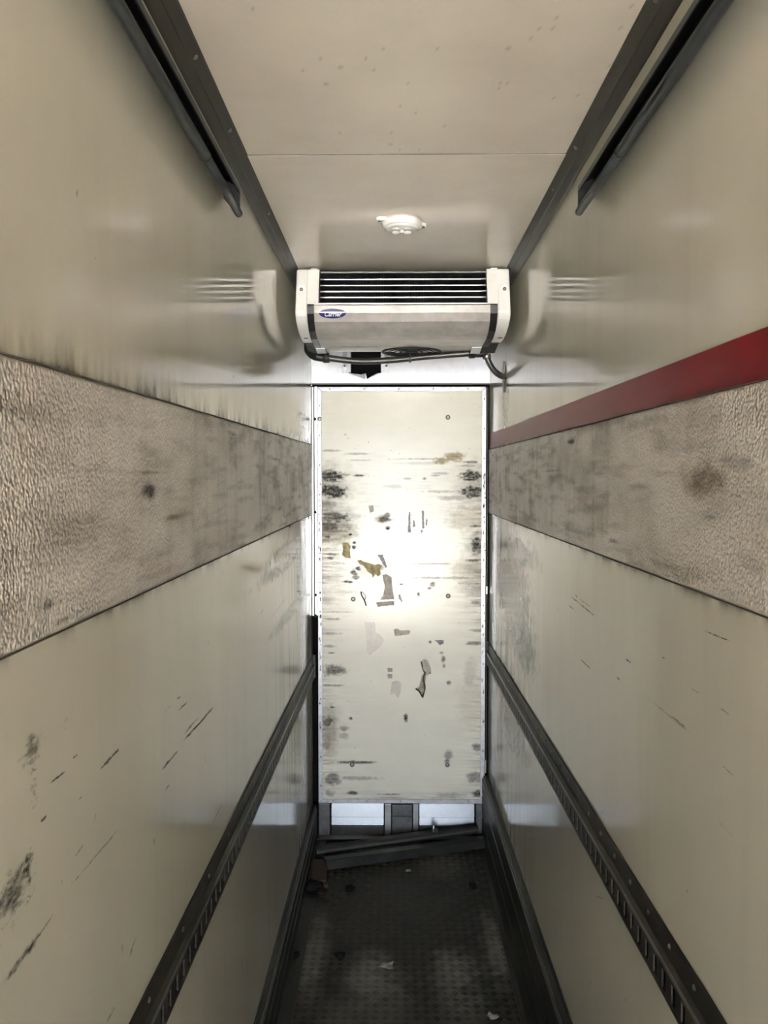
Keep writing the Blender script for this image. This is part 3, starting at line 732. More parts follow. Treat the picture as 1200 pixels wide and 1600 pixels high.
door = empty('door_1', (0.034, D, 0.165))
structure(door, 'tall narrow scuffed off-white bulkhead door in an aluminium frame', 'door')
panel = grid('panel', 'y', DY - .004, np.linspace(DX0, DX1, 250), np.linspace(DZ0, DZ1, 640), door_col, M['door'], door, relief=None)
panel['label'] = 'off-white sheet with black smudges and glue residue'
box('door_core', DX0 - .006, DX1 + .006, DY - .001, DY + .04, DZ0 - .012, DZ1 + .012, M['core'], door)
def mitre(name, a, b, c, d):
    vs = []
    for p in (a, b, c, d): vs.append((p[0], DY - .009, p[1]))
    for p in (a, b, c, d): vs.append((p[0], DY + .002, p[1]))
    bm = bmesh.new(); v = [bm.verts.new(p) for p in vs]
    for f in ((0, 1, 2, 3), (7, 6, 5, 4), (0, 4, 5, 1), (1, 5, 6, 2), (2, 6, 7, 3), (3, 7, 4, 0)): bm.faces.new([v[i] for i in f])
    bmesh.ops.bevel(bm, geom=bm.edges[:], offset=.0012, segments=1, affect='EDGES')
    return bmobj(name, bm, M['frame'], door)
fx0, fx1, fz0, fz1 = -0.3455, 0.4125, 0.159, 2.0535
ix0, ix1, iz0, iz1 = DX0, DX1, DZ0, DZ1
g = .0006
top = mitre('frame_rail', (fx0 + g, fz1), (ix0 + g, iz1), (ix1 - g, iz1), (fx1 - g, fz1))
bot = mitre('frame_rail', (fx0 + g, fz0), (fx1 - g, fz0), (ix1 - g, iz0), (ix0 + g, iz0))
lef = mitre('frame_stile', (fx0, fz0 + g), (ix0, iz0 + g), (ix0, iz1 - g), (fx0, fz1 - g))
rig = mitre('frame_stile', (ix1, iz0 + g), (fx1, fz0 + g), (fx1, fz1 - g), (ix1, iz1 - g))
for k in range(14):
    z = .24 + k * .133
    dome('rivet', (-.336, DY - .009, z), (0, -1, 0), .0028, .002, M['bolt'], lef, 8)
    dome('rivet', (.404, DY - .009, z + .03), (0, -1, 0), .0028, .002, M['bolt'], rig, 8)
for k in range(5):
    dome('rivet', (-.29 + k * .155, DY - .009, 2.044), (0, -1, 0), .0028, .002, M['bolt'], top, 8)
    dome('rivet', (-.28 + k * .155, DY - .009, 0.168), (0, -1, 0), .004, .003, M['washer'], bot, 8)
# scuffed patches on the frame
rn = random.Random(5)
for o_, xa, xb in ((lef, -.344, -.328), (rig, .396, .4125)):
    for k in range(34):
        z = rn.choice([rn.uniform(1.25, 1.68), rn.uniform(1.25, 1.68), rn.uniform(.5, 1.25)])
        xc = rn.uniform(xa + .003, xb - .003); w = rn.uniform(.002, .006); h = rn.uniform(.004, .016)
        pts = [(xc + w * math.cos(t) * rn.uniform(.6, 1), z + h * math.sin(t) * rn.uniform(.6, 1)) for t in [i * math.pi / 4 for i in range(8)]]
        pts = [(min(max(x, xa), xb), zz) for x, zz in pts]
        faded(pymesh('worn_patch', [(x, DY - .0094, zz) for x, zz in pts], [tuple(range(8))[::-1]], M['scuff_mid'] if rn.random() < .6 else M['scuff_hard'], o_), [.75] * 8)
# hinge-side jamb strips
box('jamb_channel', -.3595, -.3465, D - .004, D + .02, 1.02, 2.056, M['alu'], door, .001)
box('jamb_strip', -.3715, -.3625, D - .012, D + .01, 1.02, 2.052, M['alu'], door, .001)
for z in (1.91, 1.49, 1.115, 1.02):
    lathe('rubber_buffer', [(0, -.003), (.006, -.003), (.007, .004), (.004, .012), (0, .012)], (-.357, D - .005, z), (0, -1, 0), M['black'], door, 12)
lathe('washer', [(0, 0), (.010, 0), (.010, .002), (.0, .003)], (-.336, D - .009, 1.91), (0, -1, 0), M['washer'], door, 16)
box('latch_keep', .4145, .4215, D - .012, D + .005, 1.12, 1.155, M['alu_bright'], door, .001)
box('latch_keep', .4145, .4195, D - .008, D + .02, .30, .36, M['alu'], door, .001)
box('closing_strip', .4185, .4205, D - .004, D + .02, .33, 2.05, M['alu_dark'], door)
for (x, z) in BOLTS:
    b = lathe('washer', [(0, 0), (.0105, 0), (.0105, .0012), (.008, .002), (0, .002)], (x, DY - .0045, z), (0, -1, 0), M['bolt'], door, 20)
    dome('bolt_head', (x, DY - .0065, z), (0, -1, 0), .0058, .004, M['washer'], b, 14)
# torn labels, tape and glue left on the sheet
for key, lst in (('olive', PATCH_OLIVE), ('greybrown', PATCH_GREYBROWN), ('darkgrey', PATCH_DARKGREY), ('film', PATCH_FILM)):
    for pts in lst:
        # ragged outline
        out = []
        for i, p in enumerate(pts):
            q = pts[(i + 1) % len(pts)]
            L = math.hypot(q[0] - p[0], q[1] - p[1]); k = max(1, int(L / .005))
            for j in range(k):
                t = j / k; r = .0012 if j else .0005
                out.append((p[0] + (q[0] - p[0]) * t + rn.uniform(-r, r), p[1] + (q[1] - p[1]) * t + rn.uniform(-r, r)))
        o = plate({'olive': 'glue_patch', 'greybrown': 'label_residue', 'darkgrey': 'label_scrap', 'film': 'tape_film'}[key], out, DY - .0046, 'y', -.0005, M[key], door)
# crumpled peeling film
def crumple(name, pts, c, parent, mat):
    vs = [(c[0], DY - .022, c[1])] + [(x, DY - .006 - (rn.uniform(.0, .02) if i % 2 else 0), z) for i, (x, z) in enumerate(pts)]
    n = len(pts)
    return pymesh(name, vs, [(0, 1 + (i + 1) % n, 1 + i) for i in range(n)], mat, parent)
crumple('peeling_film', [(.124, .813), (.133, .825), (.150, .819), (.164, .791), (.169, .764), (.150, .751), (.139, .751), (.132, .779)], (.146, .785), door, M['film'])
crumple('peeling_film', [(.127, .751), (.144, .754), (.140, .713), (.136, .683), (.129, .646), (.110, .675), (.096, .687), (.113, .699)], (.128, .703), door, M['greybrown'])
tube('torn_edge', [(.123, DY - .010, .813), (.129, DY - .014, .785), (.140, DY - .014, .763), (.166, DY - .010, .760)], .003, M['wood'], door, 6)
tube('torn_edge', [(.138, DY - .012, .760), (.133, DY - .018, .730), (.139, DY - .016, .695), (.129, DY - .010, .648)], .0038, M['wood'], door, 6)
tube('torn_edge', [(.098, DY - .008, .687), (.113, DY - .014, .678), (.128, DY - .012, .652)], .0036, M['wood'], door, 6)
tube('loose_strip', [(-.151, DY - .008, 1.130), (-.146, DY - .014, 1.112), (-.135, DY - .014, 1.092), (-.127, DY - .007, 1.066)], .0028, M['black'], door, 6)
tube('loose_strip', [(-.150, DY - .008, 1.131), (-.136, DY - .012, 1.122), (-.129, DY - .012, 1.104), (-.136, DY - .010, 1.090)], .0012, M['black'], door, 6)

# ------------------------------------------------------------------ kick section below the door
kick = empty('kick_section', (0.03, D, 0))
tag(kick, 'bright aluminium slatted kick section with a steel post below the door', 'panel', kind='structure')
def slat(x0, x1, z0, z1, lean):
    """one slat, its top edge leaning back by lean"""
    bm = bmesh.new()
    vs = [bm.verts.new(p) for p in ((x0, D - .004, z0), (x1, D - .004, z0), (x1, D - .004 + lean, z1), (x0, D - .004 + lean, z1),
                                    (x0, D + .014, z0), (x1, D + .014, z0), (x1, D + .016 + lean, z1), (x0, D + .016 + lean, z1))]
    for f in ((0, 1, 2, 3), (7, 6, 5, 4), (0, 4, 5, 1), (1, 5, 6, 2), (2, 6, 7, 3), (3, 7, 4, 0)): bm.faces.new([vs[i] for i in f])
    bmesh.ops.bevel(bm, geom=bm.edges[:], offset=.002, segments=2, affect='EDGES')
    return bmobj('slat', bm, M['slat'], kick)
for x0, x1 in ((-.287, -.048), (.116, .367)):
    slat(x0, x1, .093, .152, .011); slat(x0, x1, .055, .091, .007); slat(x0, x1, .010, .053, -.004)
box('corner_post', -.346, -.293, D - .006, D + .03, .008, .156, M['steel'], kick, .003)
box('corner_post', .373, .420, D - .006, D + .03, .008, .156, M['steel'], kick, .003)
box('centre_post', -.010, .083, D - .016, D + .03, .004, .155, M['steel'], kick, .002)
box('centre_collar', -.012, .085, D - .019, D + .03, .100, .107, M['alu_dark'], kick, .001)
box('side_angle', -.044, -.013, D - .006, D + .02, .008, .155, M['alu'], kick, .002)
box('side_angle', .086, .112, D - .006, D + .02, .008, .155, M['alu'], kick, .002)
box('sill_strip', XL + .02, XR - .03, D - .05, D + .02, .0045, .010, M['alu_dark'], kick, .001)

# ------------------------------------------------------------------ roller door tracks
def track(name, x, s, yend, yjoint, zc, label):
    root = tag(empty(name, (x, yend, 2.2)), label, 'rail', 'roller door tracks under the coves')
    q = [(.0005, .058), (.0005, .096), (.030, .076), (.036, .066), (.036, .058), (.033, .058), (.033, .064), (.028, .072), (.004, .086), (.004, .064), (.030, .021), (.027, .018)]
    pr = [(x + s * a, zc - .016 + b) for a, b in q]
    loft('channel', pr, REAR, pr, yend, M['track_in'], root)
    lp = [(x + s * a, zc - .016 + b) for a, b in ((.0355, .067), (.0375, .067), (.0375, .056), (.0355, .056))]
    loft('upper_lip', lp, REAR, lp, yend - .002, M['track'], root)
    def lip(nm, y0, y1, r):
        c = (x + s * .033, zc)
        pp = [(c[0] + math.cos(2 * math.pi * k / 20) * r, c[1] + math.sin(2 * math.pi * k / 20) * r) for k in range(20)]
        return loft(nm, pp, y0, pp, y1, M['track'], root, True)
    lip('lower_lip', REAR, yjoint, .0098)
    lip('lower_lip', yjoint + .003, yend + .004, .0086)
    lathe('joint_ring', [(.0085, -.003), (.0104, -.003), (.0104, .003), (.0085, .003)], (x + s * .033, yjoint + .002, zc), (0, 1, 0), M['black'], root, 20)
    # end stop plate
    pts = [(x + s * .001, zc + .030), (x + s * .030, zc - .004), (x + s * .037, zc + .0), (x + s * .037, zc + .048), (x + s * .028, zc + .060), (x + s * .001, zc + .080)]
    plate('end_stop', pts, yend - .004, 'y', .004, M['black'], root)
    return root
track('roller_door_track', XL, 1, 1.82, 1.505, 2.2155, 'dark steel roller door track along the left wall')
track('roller_door_track', XR, -1, 1.79, 1.47, 2.206, 'dark steel roller door track along the right wall, above the red stripe')

# ------------------------------------------------------------------ lashing rails
def lash(x, s, zt0, zt1, riv, label):
    root = tag(empty('lashing_rail', (x, D, zt1 - .09)), label, 'rail', 'slotted lashing rails on the side walls')
    zt = lambda y: zline(y, 1.1, zt0, D, zt1)
    Y0, Y1 = 0.35, D - .02
    H = .094
    q1 = [(0.0005, 0), (.004, 0), (.004, -.038), (.012, -.042), (.0125, -.049), (.0085, -.049), (.0085, -.044), (.0005, -.041)]
    loft('flange', [(x + s * a, zt(Y0) + b) for a, b in q1], Y0, [(x + s * a, zt(Y1) + b) for a, b in q1], Y1, M['rail'], root)
    q2 = [(.0042, -.0385), (.013, -.0425), (.0135, -.0485), (.0122, -.049), (.0118, -.0432), (.0042, -.0398)]
    loft('ridge', [(x + s * a, zt(Y0) + b) for a, b in q2], Y0, [(x + s * a, zt(Y1) + b) for a, b in q2], Y1, M['rail_edge'], root)  # upward ledge in the paler steel, its caught light painted in
    # slotted face: bars between the slots, top and bottom webs, all one sheet with real holes
    pitch, sw = .0425, .0155
    n = int((Y1 - Y0) / pitch)
    ys = []
    for k in range(n):
        y = Y0 + k * pitch
        ys += [y, y + sw]
    ys.append(Y0 + n * pitch)
    zs = [-.049, -.056, -.086, -H]
    bm = bmesh.new()
    def V(y, b, dx): return bm.verts.new((x + s * dx, y, zt(y) + b))
    F = [[V(y, b, .0125) for b in zs] for y in ys]
    Bk = [[V(y, b, .0095) for b in zs] for y in ys]
    for i in range(len(ys) - 1):
        for j in range(3):
            hole = (i % 2 == 0) and j == 1
            if hole:
                for (p, q) in (((i, j), (i + 1, j)), ((i + 1, j), (i + 1, j + 1)), ((i + 1, j + 1), (i, j + 1)), ((i, j + 1), (i, j))):
                    bm.faces.new((F[p[0]][p[1]], F[q[0]][q[1]], Bk[q[0]][q[1]], Bk[p[0]][p[1]]))
            else:
                bm.faces.new((F[i][j], F[i + 1][j], F[i + 1][j + 1], F[i][j + 1]))
                bm.faces.new((Bk[i][j], Bk[i][j + 1], Bk[i + 1][j + 1], Bk[i + 1][j]))
    for i in range(len(ys) - 1):
        bm.faces.new((F[i][3], F[i + 1][3], Bk[i + 1][3], Bk[i][3]))
    bmobj('slotted_strip', bm, M['rail'], root)
    q3 = [(.0005, -.050), (.0020, -.050), (.0020, -H + .002), (.0005, -H + .002)]
    loft('backing_strip', [(x + s * a, zt(Y0) + b) for a, b in q3], Y0, [(x + s * a, zt(Y1) + b) for a, b in q3], Y1, M['void'], root)  # near-black sheet behind the slots, in place of shade in the gap
    q4 = [(.0005, -H), (.0005, -H - .002), (.0125, -H - .002), (.0125, -H)]
    loft('bottom_web', [(x + s * a, zt(Y0) + b) for a, b in q4], Y0, [(x + s * a, zt(Y1) + b) for a, b in q4], Y1, M['rail'], root)
    y = Y0 + .06
    while y < Y1 - .03:
        dome('rivet', (x + s * .0039, y, zt(y) - .018), (s, 0, 0), .0042, .0028, M['rivet'], root, 8)
        y += riv
    box('end_plate', *sorted((x + s * .0006, x + s * .016)), Y1, Y1 + .012, zt(Y1) - H - .004, zt(Y1) + .004, M['black'], root)
    return root
lash(XL, 1, .869, .838, .20, 'dark slotted steel lashing rail along the left wall')
lash(XR, -1, .934, .904, .105, 'dark slotted steel lashing rail along the right wall')

# ------------------------------------------------------------------ evaporator unit
ev = tag(empty('evaporator_unit', (0.03, 3.1, 2.15)), 'white and grey ceiling-mounted refrigeration evaporator with navy oval badge', 'cooling unit')
EX0, EX1 = -.339, .397
def capprof(front):
    return [(3.30, 2.371), (2.895, 2.366), (2.888, 2.362), (2.846, 2.237), (2.8405, 2.222), (2.8405, 2.212), (2.845, 2.204), (2.854, 2.196), (2.868, 2.188), (2.886, 2.180), (2.908, 2.172), (2.935, 2.1655), (2.968, 2.160), (3.01, 2.1565), (3.06, 2.155), (3.08, 2.156), (3.30, 2.20)]
def upper(): return [(3.30, 2.371), (2.895, 2.366), (2.888, 2.362), (2.850, 2.247), (2.8485, 2.2445), (3.30, 2.2445)]
def endcap(xo, xs, xi, name='end_cap'):
    """outer edge, step of the lower half, inner edge of the upper half"""
    o = extrude_x(name, capprof(True), *sorted((xo, xs)), M['white'], ev)
    u = extrude_x('end_cap_face', upper(), *sorted((xs, xi)), M['white'], ev)
    mod = o.modifiers.new('bevel', 'BEVEL'); mod.width = .006; mod.segments = 3; mod.limit_method = 'ANGLE'; mod.angle_limit = math.radians(40)
    return o
cl = endcap(EX0, -.299, -.260)
cr = endcap(EX1, .353, .319)
for c, xc in ((cl, -.320), (cr, .378)):
    n = Vector((0, -1, -.33)).normalized()
    pt = Vector((xc, 2.8655, 2.295))
    w = lathe('washer', [(0, 0), (.0155, 0), (.0155, .0012), (.013, .002), (0, .002)], pt, n, M['white'], c, 24)
    lathe('screw_hole', [(0, .0), (.0062, .0), (.0062, .004), (.004, .0035), (0, .0015)], pt, n, M['bolt'], c, 16)
    box('moulded_mark', xc - .006, xc + .010, 2.985, 2.992, 2.1560, 2.1575, M['black'], c)
# bracket tabs against the ceiling
for xa in (-.292, .335):
    box('ceiling_tab', xa, xa + .024, 2.91, 2.93, 2.3685, 2.3735, M['alu'], ev, .001)
# cover sheet
cov_front = [(2.853, 2.243), (2.846, 2.240), (2.845, 2.215), (2.860, 2.189), (2.885, 2.173), (2.908, 2.164), (2.945, 2.155), (2.98, 2.150), (3.05, 2.148), (3.105, 2.1475), (3.112, 2.1455), (3.225, 2.1455)]
cov_back = [(3.225, 2.150), (3.05, 2.153), (2.98, 2.156), (2.91, 2.170), (2.868, 2.19), (2.851, 2.215), (2.853, 2.238), (2.858, 2.243)]
cover = extrude_x('cover', cov_front + cov_back, -.275, .328, M['cover'], ev)
mod = cover.modifiers.new('bevel', 'BEVEL'); mod.width = .0012; mod.segments = 2; mod.limit_method = 'ANGLE'; mod.angle_limit = math.radians(50)
box('cover_lip', -.275, .328, 2.8465, 2.856, 2.2425, 2.2475, M['alu'], cover, .001)
# straps beside the cover
st = [(2.856, 2.246), (2.851, 2.240), (2.850, 2.213), (2.868, 2.187), (2.908, 2.166), (2.98, 2.152), (3.06, 2.1475), (3.10, 2.146), (3.20, 2.15), (3.20, 2.17), (2.98, 2.17), (2.90, 2.19), (2.87, 2.215), (2.87, 2.246)]
extrude_x('strap', st, -.299, -.2755, M['strap'], ev)
extrude_x('strap', st, .3285, .353, M['strap'], ev)
extrude_x('corner_bracket', [(3.10, 2.152), (3.22, 2.138), (3.24, 2.17), (3.10, 2.18)], -.330, -.262, M['black'], ev)
extrude_x('corner_bracket', [(3.08, 2.152), (3.20, 2.136), (3.24, 2.17), (3.08, 2.18)], .318, .385, M['black'], ev)
extrude_x('foil_tape', [(3.105, 2.1425), (3.185, 2.1325), (3.185, 2.1345), (3.105, 2.1445)], .290, .326, M['alu_bright'], ev)
extrude_x('foil_tape', [(3.125, 2.1425), (3.20, 2.136), (3.20, 2.138), (3.125, 2.1445)], -.296, -.262, M['alu_bright'], ev)
# coil: dark casing, fins and four bright tubes
extrude_x('casing', [(2.935, 2.364), (2.935, 2.25), (2.90, 2.236), (2.90, 2.20), (3.02, 2.17), (3.20, 2.17), (3.40, 2.30), (3.40, 2.364)], -.297, .351, M['void'], ev)
fv = []; ff = []
for k in range(150):
    xx = -.256 + k * (.316 + .256) / 149; b = len(fv)
    prof = [(2.900, 2.352), (2.872, 2.255), (2.934, 2.255), (2.934, 2.352)]
    for dx in (-.0004, .0004):
        for (y, z) in prof: fv.append((xx + dx, y, z))
    ff += [(b, b + 1, b + 2, b + 3), (b + 7, b + 6, b + 5, b + 4), (b, b + 4, b + 5, b + 1), (b + 1, b + 5, b + 6, b + 2), (b + 3, b + 7, b + 4, b)]
fins = pymesh('coil_fins', fv, ff, M['fin'], ev); fins['kind'] = 'stuff'
for z in (2.3315, 2.3105, 2.290, 2.2695):
    y = 2.872 + (z - 2.255) / (2.352 - 2.255) * .028 - .0055
    tube('coil_tube', [(-.257, y, z), (.03, y, z), (.317, y, z)], .0026, M['coil'], ev, 10)
box('top_rail', -.258, .318, 2.897, 2.905, 2.354, 2.360, M['bolt'], ev, .001)
# fan shroud under the cover
fan = lathe('fan_shroud', [(.112, .010), (.116, .004), (.116, -.003), (.108, -.0045), (.103, -.001), (.103, .010)], (.066, 3.222, 2.1455), (0, 0, 1), M['black'], ev, 40)
lathe('fan_recess', [(0, .012), (.104, .012)], (.066, 3.222, 2.1455), (0, 0, 1), M['void'], fan, 40)
for r in (.025, .045, .065, .085):
    lathe('grille_ring', [(r - .0018, 0), (r, -.0025), (r + .0018, 0), (r, .0018), (r - .0018, 0)], (.066, 3.222, 2.1445), (0, 0, 1), M['black'], fan, 36)
lathe('fan_hub', [(0, -.002), (.018, -.001), (.018, .010), (0, .010)], (.066, 3.222, 2.1445), (0, 0, 1), M['black'], fan, 24)
# badge: navy oval, pale swoosh, lettering
def on_cover(u, v, lift):
    """u = metres along the cover, v = metres up its front; the front leans and rounds below z 2.215"""
    z = v
    if z >= 2.215: y = 2.845 + (z - 2.215) * .04
    else:
        pts = [(2.215, 2.845), (2.189, 2.860), (2.173, 2.885), (2.164, 2.908)]
        for (a, ya), (b, yb) in zip(pts[:-1], pts[1:]):
            if b <= z <= a:
                y = ya + (yb - ya) * (a - z) / (a - b); break
        else: y = 2.908
    return Vector((u, y - lift, z))
bc = (-.2115, 2.2135)
def badge_part(name, pts, lift, mat):
    vs = [on_cover(bc[0], bc[1], lift)] + [on_cover(bc[0] + a, bc[1] + b, lift) for a, b in pts]
    n = len(pts)
    return pymesh(name, vs, [(0, 1 + i, 1 + (i + 1) % n) for i in range(n)], mat, cover)
ell = [(.0460 * math.cos(2 * math.pi * k / 40), .0150 * math.sin(2 * math.pi * k / 40)) for k in range(40)]
badge_part('badge', ell, .0016, M['navy'])
sw = [(-.0455, .0045), (-.02, .0052), (0, .0055), (.02, .0052), (.0455, .0045), (.0455, .0022), (.02, .0036), (0, .0040), (-.02, .0036), (-.0455, .0022)]
badge_part('badge_swoosh', sw, .0022, M['badge_white'])
fc = bpy.data.curves.new('badge_lettering', 'FONT')
fc.body = 'Carrier'; fc.size = .0185; fc.shear = .28; fc.align_x = 'CENTER'; fc.align_y = 'CENTER'; fc.extrude = 0; fc.offset = .0004; fc.resolution_u = 3
tmp = bpy.data.objects.new('tmp', fc); COL.objects.link(tmp)
dg = bpy.context.evaluated_depsgraph_get(); dg.update()
tme = bpy.data.meshes.new_from_object(tmp.evaluated_get(dg))
bpy.data.objects.remove(tmp)
for v in tme.vertices:
    v.co = on_cover(bc[0] + v.co.x * 1.05, bc[1] + v.co.y - .0032, .0024)
tme.name = 'badge_lettering'; tme.materials.clear()
rel(link('badge_lettering', tme, M['badge_white']), cover)

# the unit hangs a little deeper than first measured: let its height down from the ceiling
def deepen(o):
    for c in o.children:
        for v in c.data.vertices: v.co.z = 2.371 - (2.371 - v.co.z) * 1.06
        deepen(c)
deepen(ev)

# ------------------------------------------------------------------ drain hoses
h1 = tube('drain_hose', [(-.270, 3.24, 2.113), (-.15, 3.25, 2.100), (-.02, 3.25, 2.103), (.12, 3.24, 2.115), (.29, 3.22, 2.125)], .0125, M['hose'], ev, 12, .0007, 120)
h1['label'] = 'dark ribbed drain hose below the unit'
def sub(o): return rel(o, h1)
sub(tube('elbow', [(-.325, 3.16, 2.165), (-.332, 3.20, 2.135), (-.310, 3.24, 2.117), (-.262, 3.245, 2.112)], .0155, M['black'], None, 12))
for x, y, z in ((-.266, 3.243, 2.112), (.300, 3.22, 2.1255)):
    sub(lathe('hose_clamp', [(.014, -.012), (.0195, -.012), (.0205, 0), (.0195, .012), (.014, .012)], (x, y, z), (1, 0, .03), M['black'], None, 16))
sub(lathe('cable_tie', [(.013, -.003), (.0165, -.003), (.0165, .003), (.013, .003)], (.061, 3.245, 2.110), (1, 0, .05), M['black'], None, 14))
sub(box('tie_tail', .059, .064, 3.226, 3.232, 2.090, 2.122, M['black']))
sub(tube('elbow', [(.295, 3.22, 2.1255), (.335, 3.21, 2.122), (.352, 3.20, 2.135), (.352, 3.19, 2.165)], .014, M['black'], None, 12))
h2 = tube('outlet_hose', [(.356, 3.205, 2.112), (.366, 3.208, 2.085), (.388, 3.215, 2.055), (.412, 3.225, 2.040), (.4275, 3.23, 2.037)], .0115, M['hose'], ev, 12, .0011, 40)
h2['label'] = 'short ribbed outlet hose curving into the right wall'
rel(lathe('hose_clamp', [(.011, -.008), (.016, -.008), (.0165, .0), (.016, .008), (.011, .008)], (.356, 3.205, 2.110), (.2, 0, -1), M['rivet'], None, 16), h2)
tube('sealant', [(.4265, 3.225, 2.095), (.424, 3.228, 2.06), (.423, 3.23, 2.02), (.4265, 3.232, 1.975)], .0048, M['seal'], ev, 8)

# ------------------------------------------------------------------ ceiling lamp
LC = (.021, 2.40, ZC - .0022)
lamp = tag(empty('ceiling_lamp', LC), 'round white interior lamp screwed to the ceiling', 'lamp')
lathe('base_ring', [(0, 0), (.058, 0), (.058, .010), (.055, .013), (.054, .018), (.050, .021), (0, .021)], LC, (0, 0, -1), M['white'], lamp, 40)
lens = lathe('lens', [(.049, .019), (.048, .025), (.044, .0275), (.0, .0285)], LC, (0, 0, -1), M['lens'], lamp, 40)
for a in (45, 135, 225, 315):
    p = (LC[0] + .024 * math.cos(math.radians(a)), LC[1] + .024 * math.sin(math.radians(a)), LC[2] - .0275)
    lathe('led_dome', [(.0125, -.001), (.011, .0025), (.006, .0045), (0, .005)], p, (0, 0, -1), M['white'], lens, 20)
lathe('centre_button', [(.007, 0), (.007, .004), (.004, .006), (0, .006)], (LC[0], LC[1], LC[2] - .028), (0, 0, -1), M['white'], lens, 16)
for a in (25, 115, 205):
    ca, sa = math.cos(math.radians(a)), math.sin(math.radians(a))
    c = Vector((LC[0], LC[1], 0)); r = Vector((ca, sa, 0)); t = Vector((-sa, ca, 0))
    pts = [c + r * .050 + t * .018, c + r * .074 + t * .009, c + r * .079, c + r * .074 - t * .009, c + r * .050 - t * .018]
    e = plate('ear', [(p.x, p.y) for p in pts], LC[2] - .010, 'z', .0098, M['white'], lamp)
    p = c + r * .070
    lathe('screw', [(0, 0), (.0045, 0), (.0045, .002), (0, .003)], (p.x, p.y, LC[2] - .010), (0, 0, -1), M['bolt'], e, 12)

# ------------------------------------------------------------------ things lying on the floor
def beam(name, a, b, z, z1, label, lip):
    """hollow metal section from a to b (x,y), front face on the line a-b"""
    a = Vector((*a, 0)); b = Vector((*b, 0)); d = (b - a).normalized(); n = Vector((-d.y, d.x, 0)); b = b + Vector((0, 0, z1 - z))
    root = tag(empty(name, (a.x, a.y, z)), label, 'metal bar')
    def sect(q, p0, p1, nm, mat):
        vs = []
        for p in (p0, p1):
            for (u, v, dz) in [(q_[0], q_[1], 0) for q_ in q]: vs.append(p + n * u + Vector((0, 0, z + v)))
        k = len(q)
        bm = bmesh.new(); bv = [bm.verts.new(v) for v in vs]
        for i in range(k):
            j = (i + 1) % k; bm.faces.new((bv[i], bv[j], bv[k + j], bv[k + i]))
        bm.faces.new(bv[:k][::-1]); bm.faces.new(bv[k:])
        bmesh.ops.bevel(bm, geom=bm.edges[:], offset=.0015, segments=2, affect='EDGES')
        return bmobj(nm, bm, mat, root)
    return root, a, b, d, n, sect
r1, a, b, d, n, sect = beam('metal_bar', (-.283, 3.388), (.415, 3.607), .0055, .0055, 'flat grey metal bar lying askew across the floor, nearest of the two', 0)
sect([(0, 0), (.055, 0), (.055, .034), (.004, .040), (0, .038)], a, b, 'bar_body', M['profile'])
sect([(-.003, .030), (.0, .030), (.0, .041), (-.003, .041)], a, b, 'front_lip', M['profile'])
r2, a, b, d, n, sect = beam('metal_bar', (-.334, 3.505), (.380, 3.655), .006, .046, 'round-edged metal bar with a short stub, leaning behind the flat bar', 0)
cs = [(.016 + .016 * math.cos(t), .016 + .016 * math.sin(t)) for t in [2 * math.pi * k / 14 for k in range(14)]]
sect(cs, a, b, 'bar_body', M['profile'])
sect([(.024, .016), (.058, .020), (.058, .026), (.024, .024)], a, b, 'rear_flange', M['profile'])
sp = a + (b - a) * .715
lathe('stub', [(0, -.004), (.007, -.004), (.007, .034), (.005, .036), (0, .036)], (sp.x + .0, sp.y + .022, .060), (0, 0, 1), M['alu'], r2, 12)
box('stub_block', sp.x + .006, sp.x + .020, sp.y + .012, sp.y + .034, .052, .080, M['profile'], r2, .002)

def lump(name, c, r, mat, label, cat, seed, sq=(1, 1, .6), group=None):
    rn = random.Random(seed); bm = bmesh.new()
    bmesh.ops.create_icosphere(bm, subdivisions=3, radius=1.0)
    ph = [rn.uniform(0, 6) for _ in range(6)]
    for v in bm.verts:
        p = v.co.copy()
        k = 1 + .22 * math.sin(p.x * 4 + ph[0]) * math.sin(p.y * 5 + ph[1]) + .16 * math.sin(p.z * 6 + ph[2] + p.x * 3) + .10 * math.sin(p.y * 11 + ph[3]) * math.sin(p.x * 10 + ph[4])
        v.co = Vector((c[0] + p.x * k * r * sq[0], c[1] + p.y * k * r * sq[1], c[2] + max(p.z * k * r * sq[2], -r * sq[2] * .8) + r * sq[2] * .8))
    o = bmobj(name, bm, mat, None, True)
    return tag(o, label, cat, group)
G = 'dirt clods on the floor'
lump('dirt_clod', (-.176, 3.235, .0005), .017, M['clod'], 'small black clod on the floor in front of the metal bars, left of centre', 'dirt', 1, group=G)
lump('dirt_clod', (.316, 3.268, .0005), .014, M['clod'], 'small black clod on the floor near the right edge strip', 'dirt', 2, group=G)
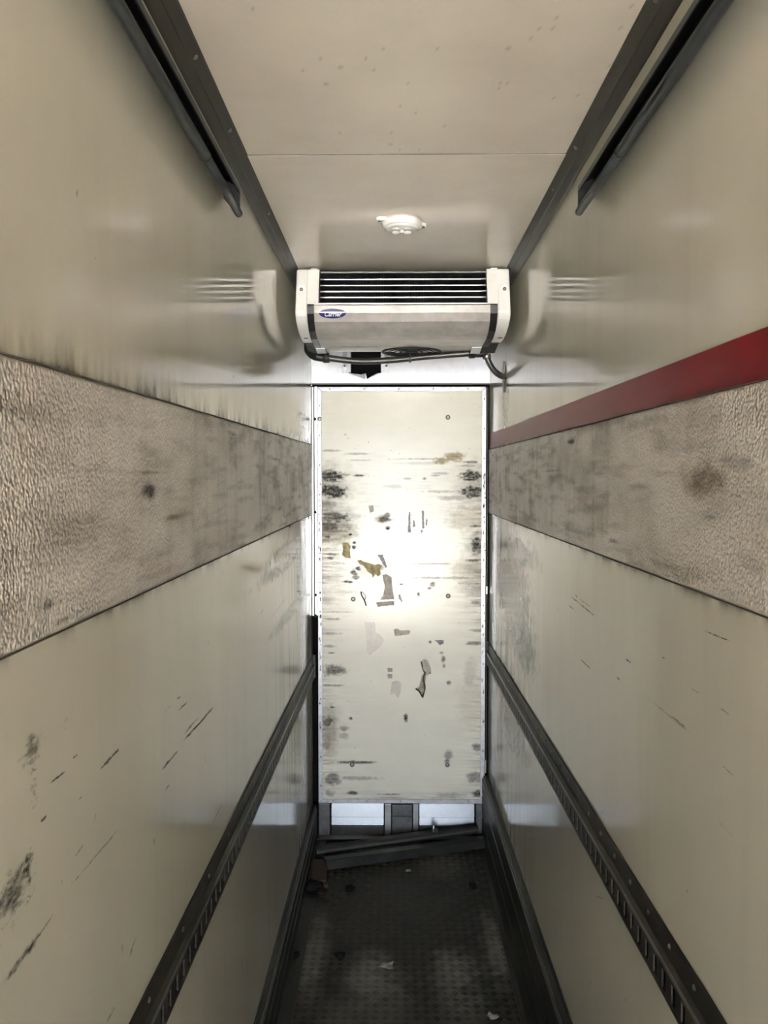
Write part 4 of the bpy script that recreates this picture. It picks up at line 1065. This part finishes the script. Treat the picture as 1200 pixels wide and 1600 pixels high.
lump('dirt_clod', (-.186, 2.767, .0005), .015, M['clod'], 'ragged black clod lying alone on the near part of the floor', 'dirt', 3, (1.2, 1, .6), G)
lump('dirt_clod', (-.334, 2.773, .004), .010, M['clod'], 'tiny black clod on the left edge strip of the floor', 'dirt', 4, group=G)
lump('dirt_clod', (-.318, 3.235, .002), .033, M['clod'], 'largest black clod, heaped at the end of the brown wooden block', 'dirt', 5, (1, .8, .6), G)
# brown block lying along the left edge
bl = tag(empty('wooden_block', (-.305, 3.36, 0)), 'small reddish brown wooden block lying beside the left skirting', 'wood')
bm = bmesh.new(); bbox(bm, -.333, -.272, 3.255, 3.44, .0045, .030, .003)
for v in bm.verts:
    v.co.x += .006 * math.sin(v.co.y * 40) + (v.co.y - 3.35) * -.06
bmobj('block_body', bm, M['wood'], bl)
box('end_chip', -.282, -.262, 3.238, 3.262, .0045, .020, M['wood'], bl, .003)
def scrap(name, c, r, seed, label):
    rn = random.Random(seed); n = 9
    vs = [(c[0], c[1], c[2] + .007)]
    for k in range(n):
        t = 2 * math.pi * k / n; q = r * rn.uniform(.55, 1.15)
        vs.append((c[0] + q * math.cos(t), c[1] + q * .9 * math.sin(t), c[2] + .001 + (rn.uniform(0, .008) if k % 2 else 0)))
    bm = bmesh.new(); bv = [bm.verts.new(v) for v in vs]
    for k in range(n): bm.faces.new((bv[0], bv[1 + k], bv[1 + (k + 1) % n]))
    ext = bmesh.ops.extrude_face_region(bm, geom=bm.faces[:])
    for g_ in ext['geom']:
        if isinstance(g_, bmesh.types.BMVert): g_.co.z += .0008
    o = bmobj(name, bm, M['paper'], None)
    return tag(o, label, 'litter', 'paper scraps on the floor')
scrap('paper_scrap', (-.023, 2.717, .0015), .026, 1, 'crumpled pale paper scrap beside the largest dusty patch on the floor')
scrap('paper_scrap', (.300, 2.456, .0015), .018, 2, 'pale paper scrap at the near right corner of the floor')
scrap('paper_scrap', (.06, 3.395, .0015), .014, 3, 'tiny pale paper scrap just in front of the metal bars')
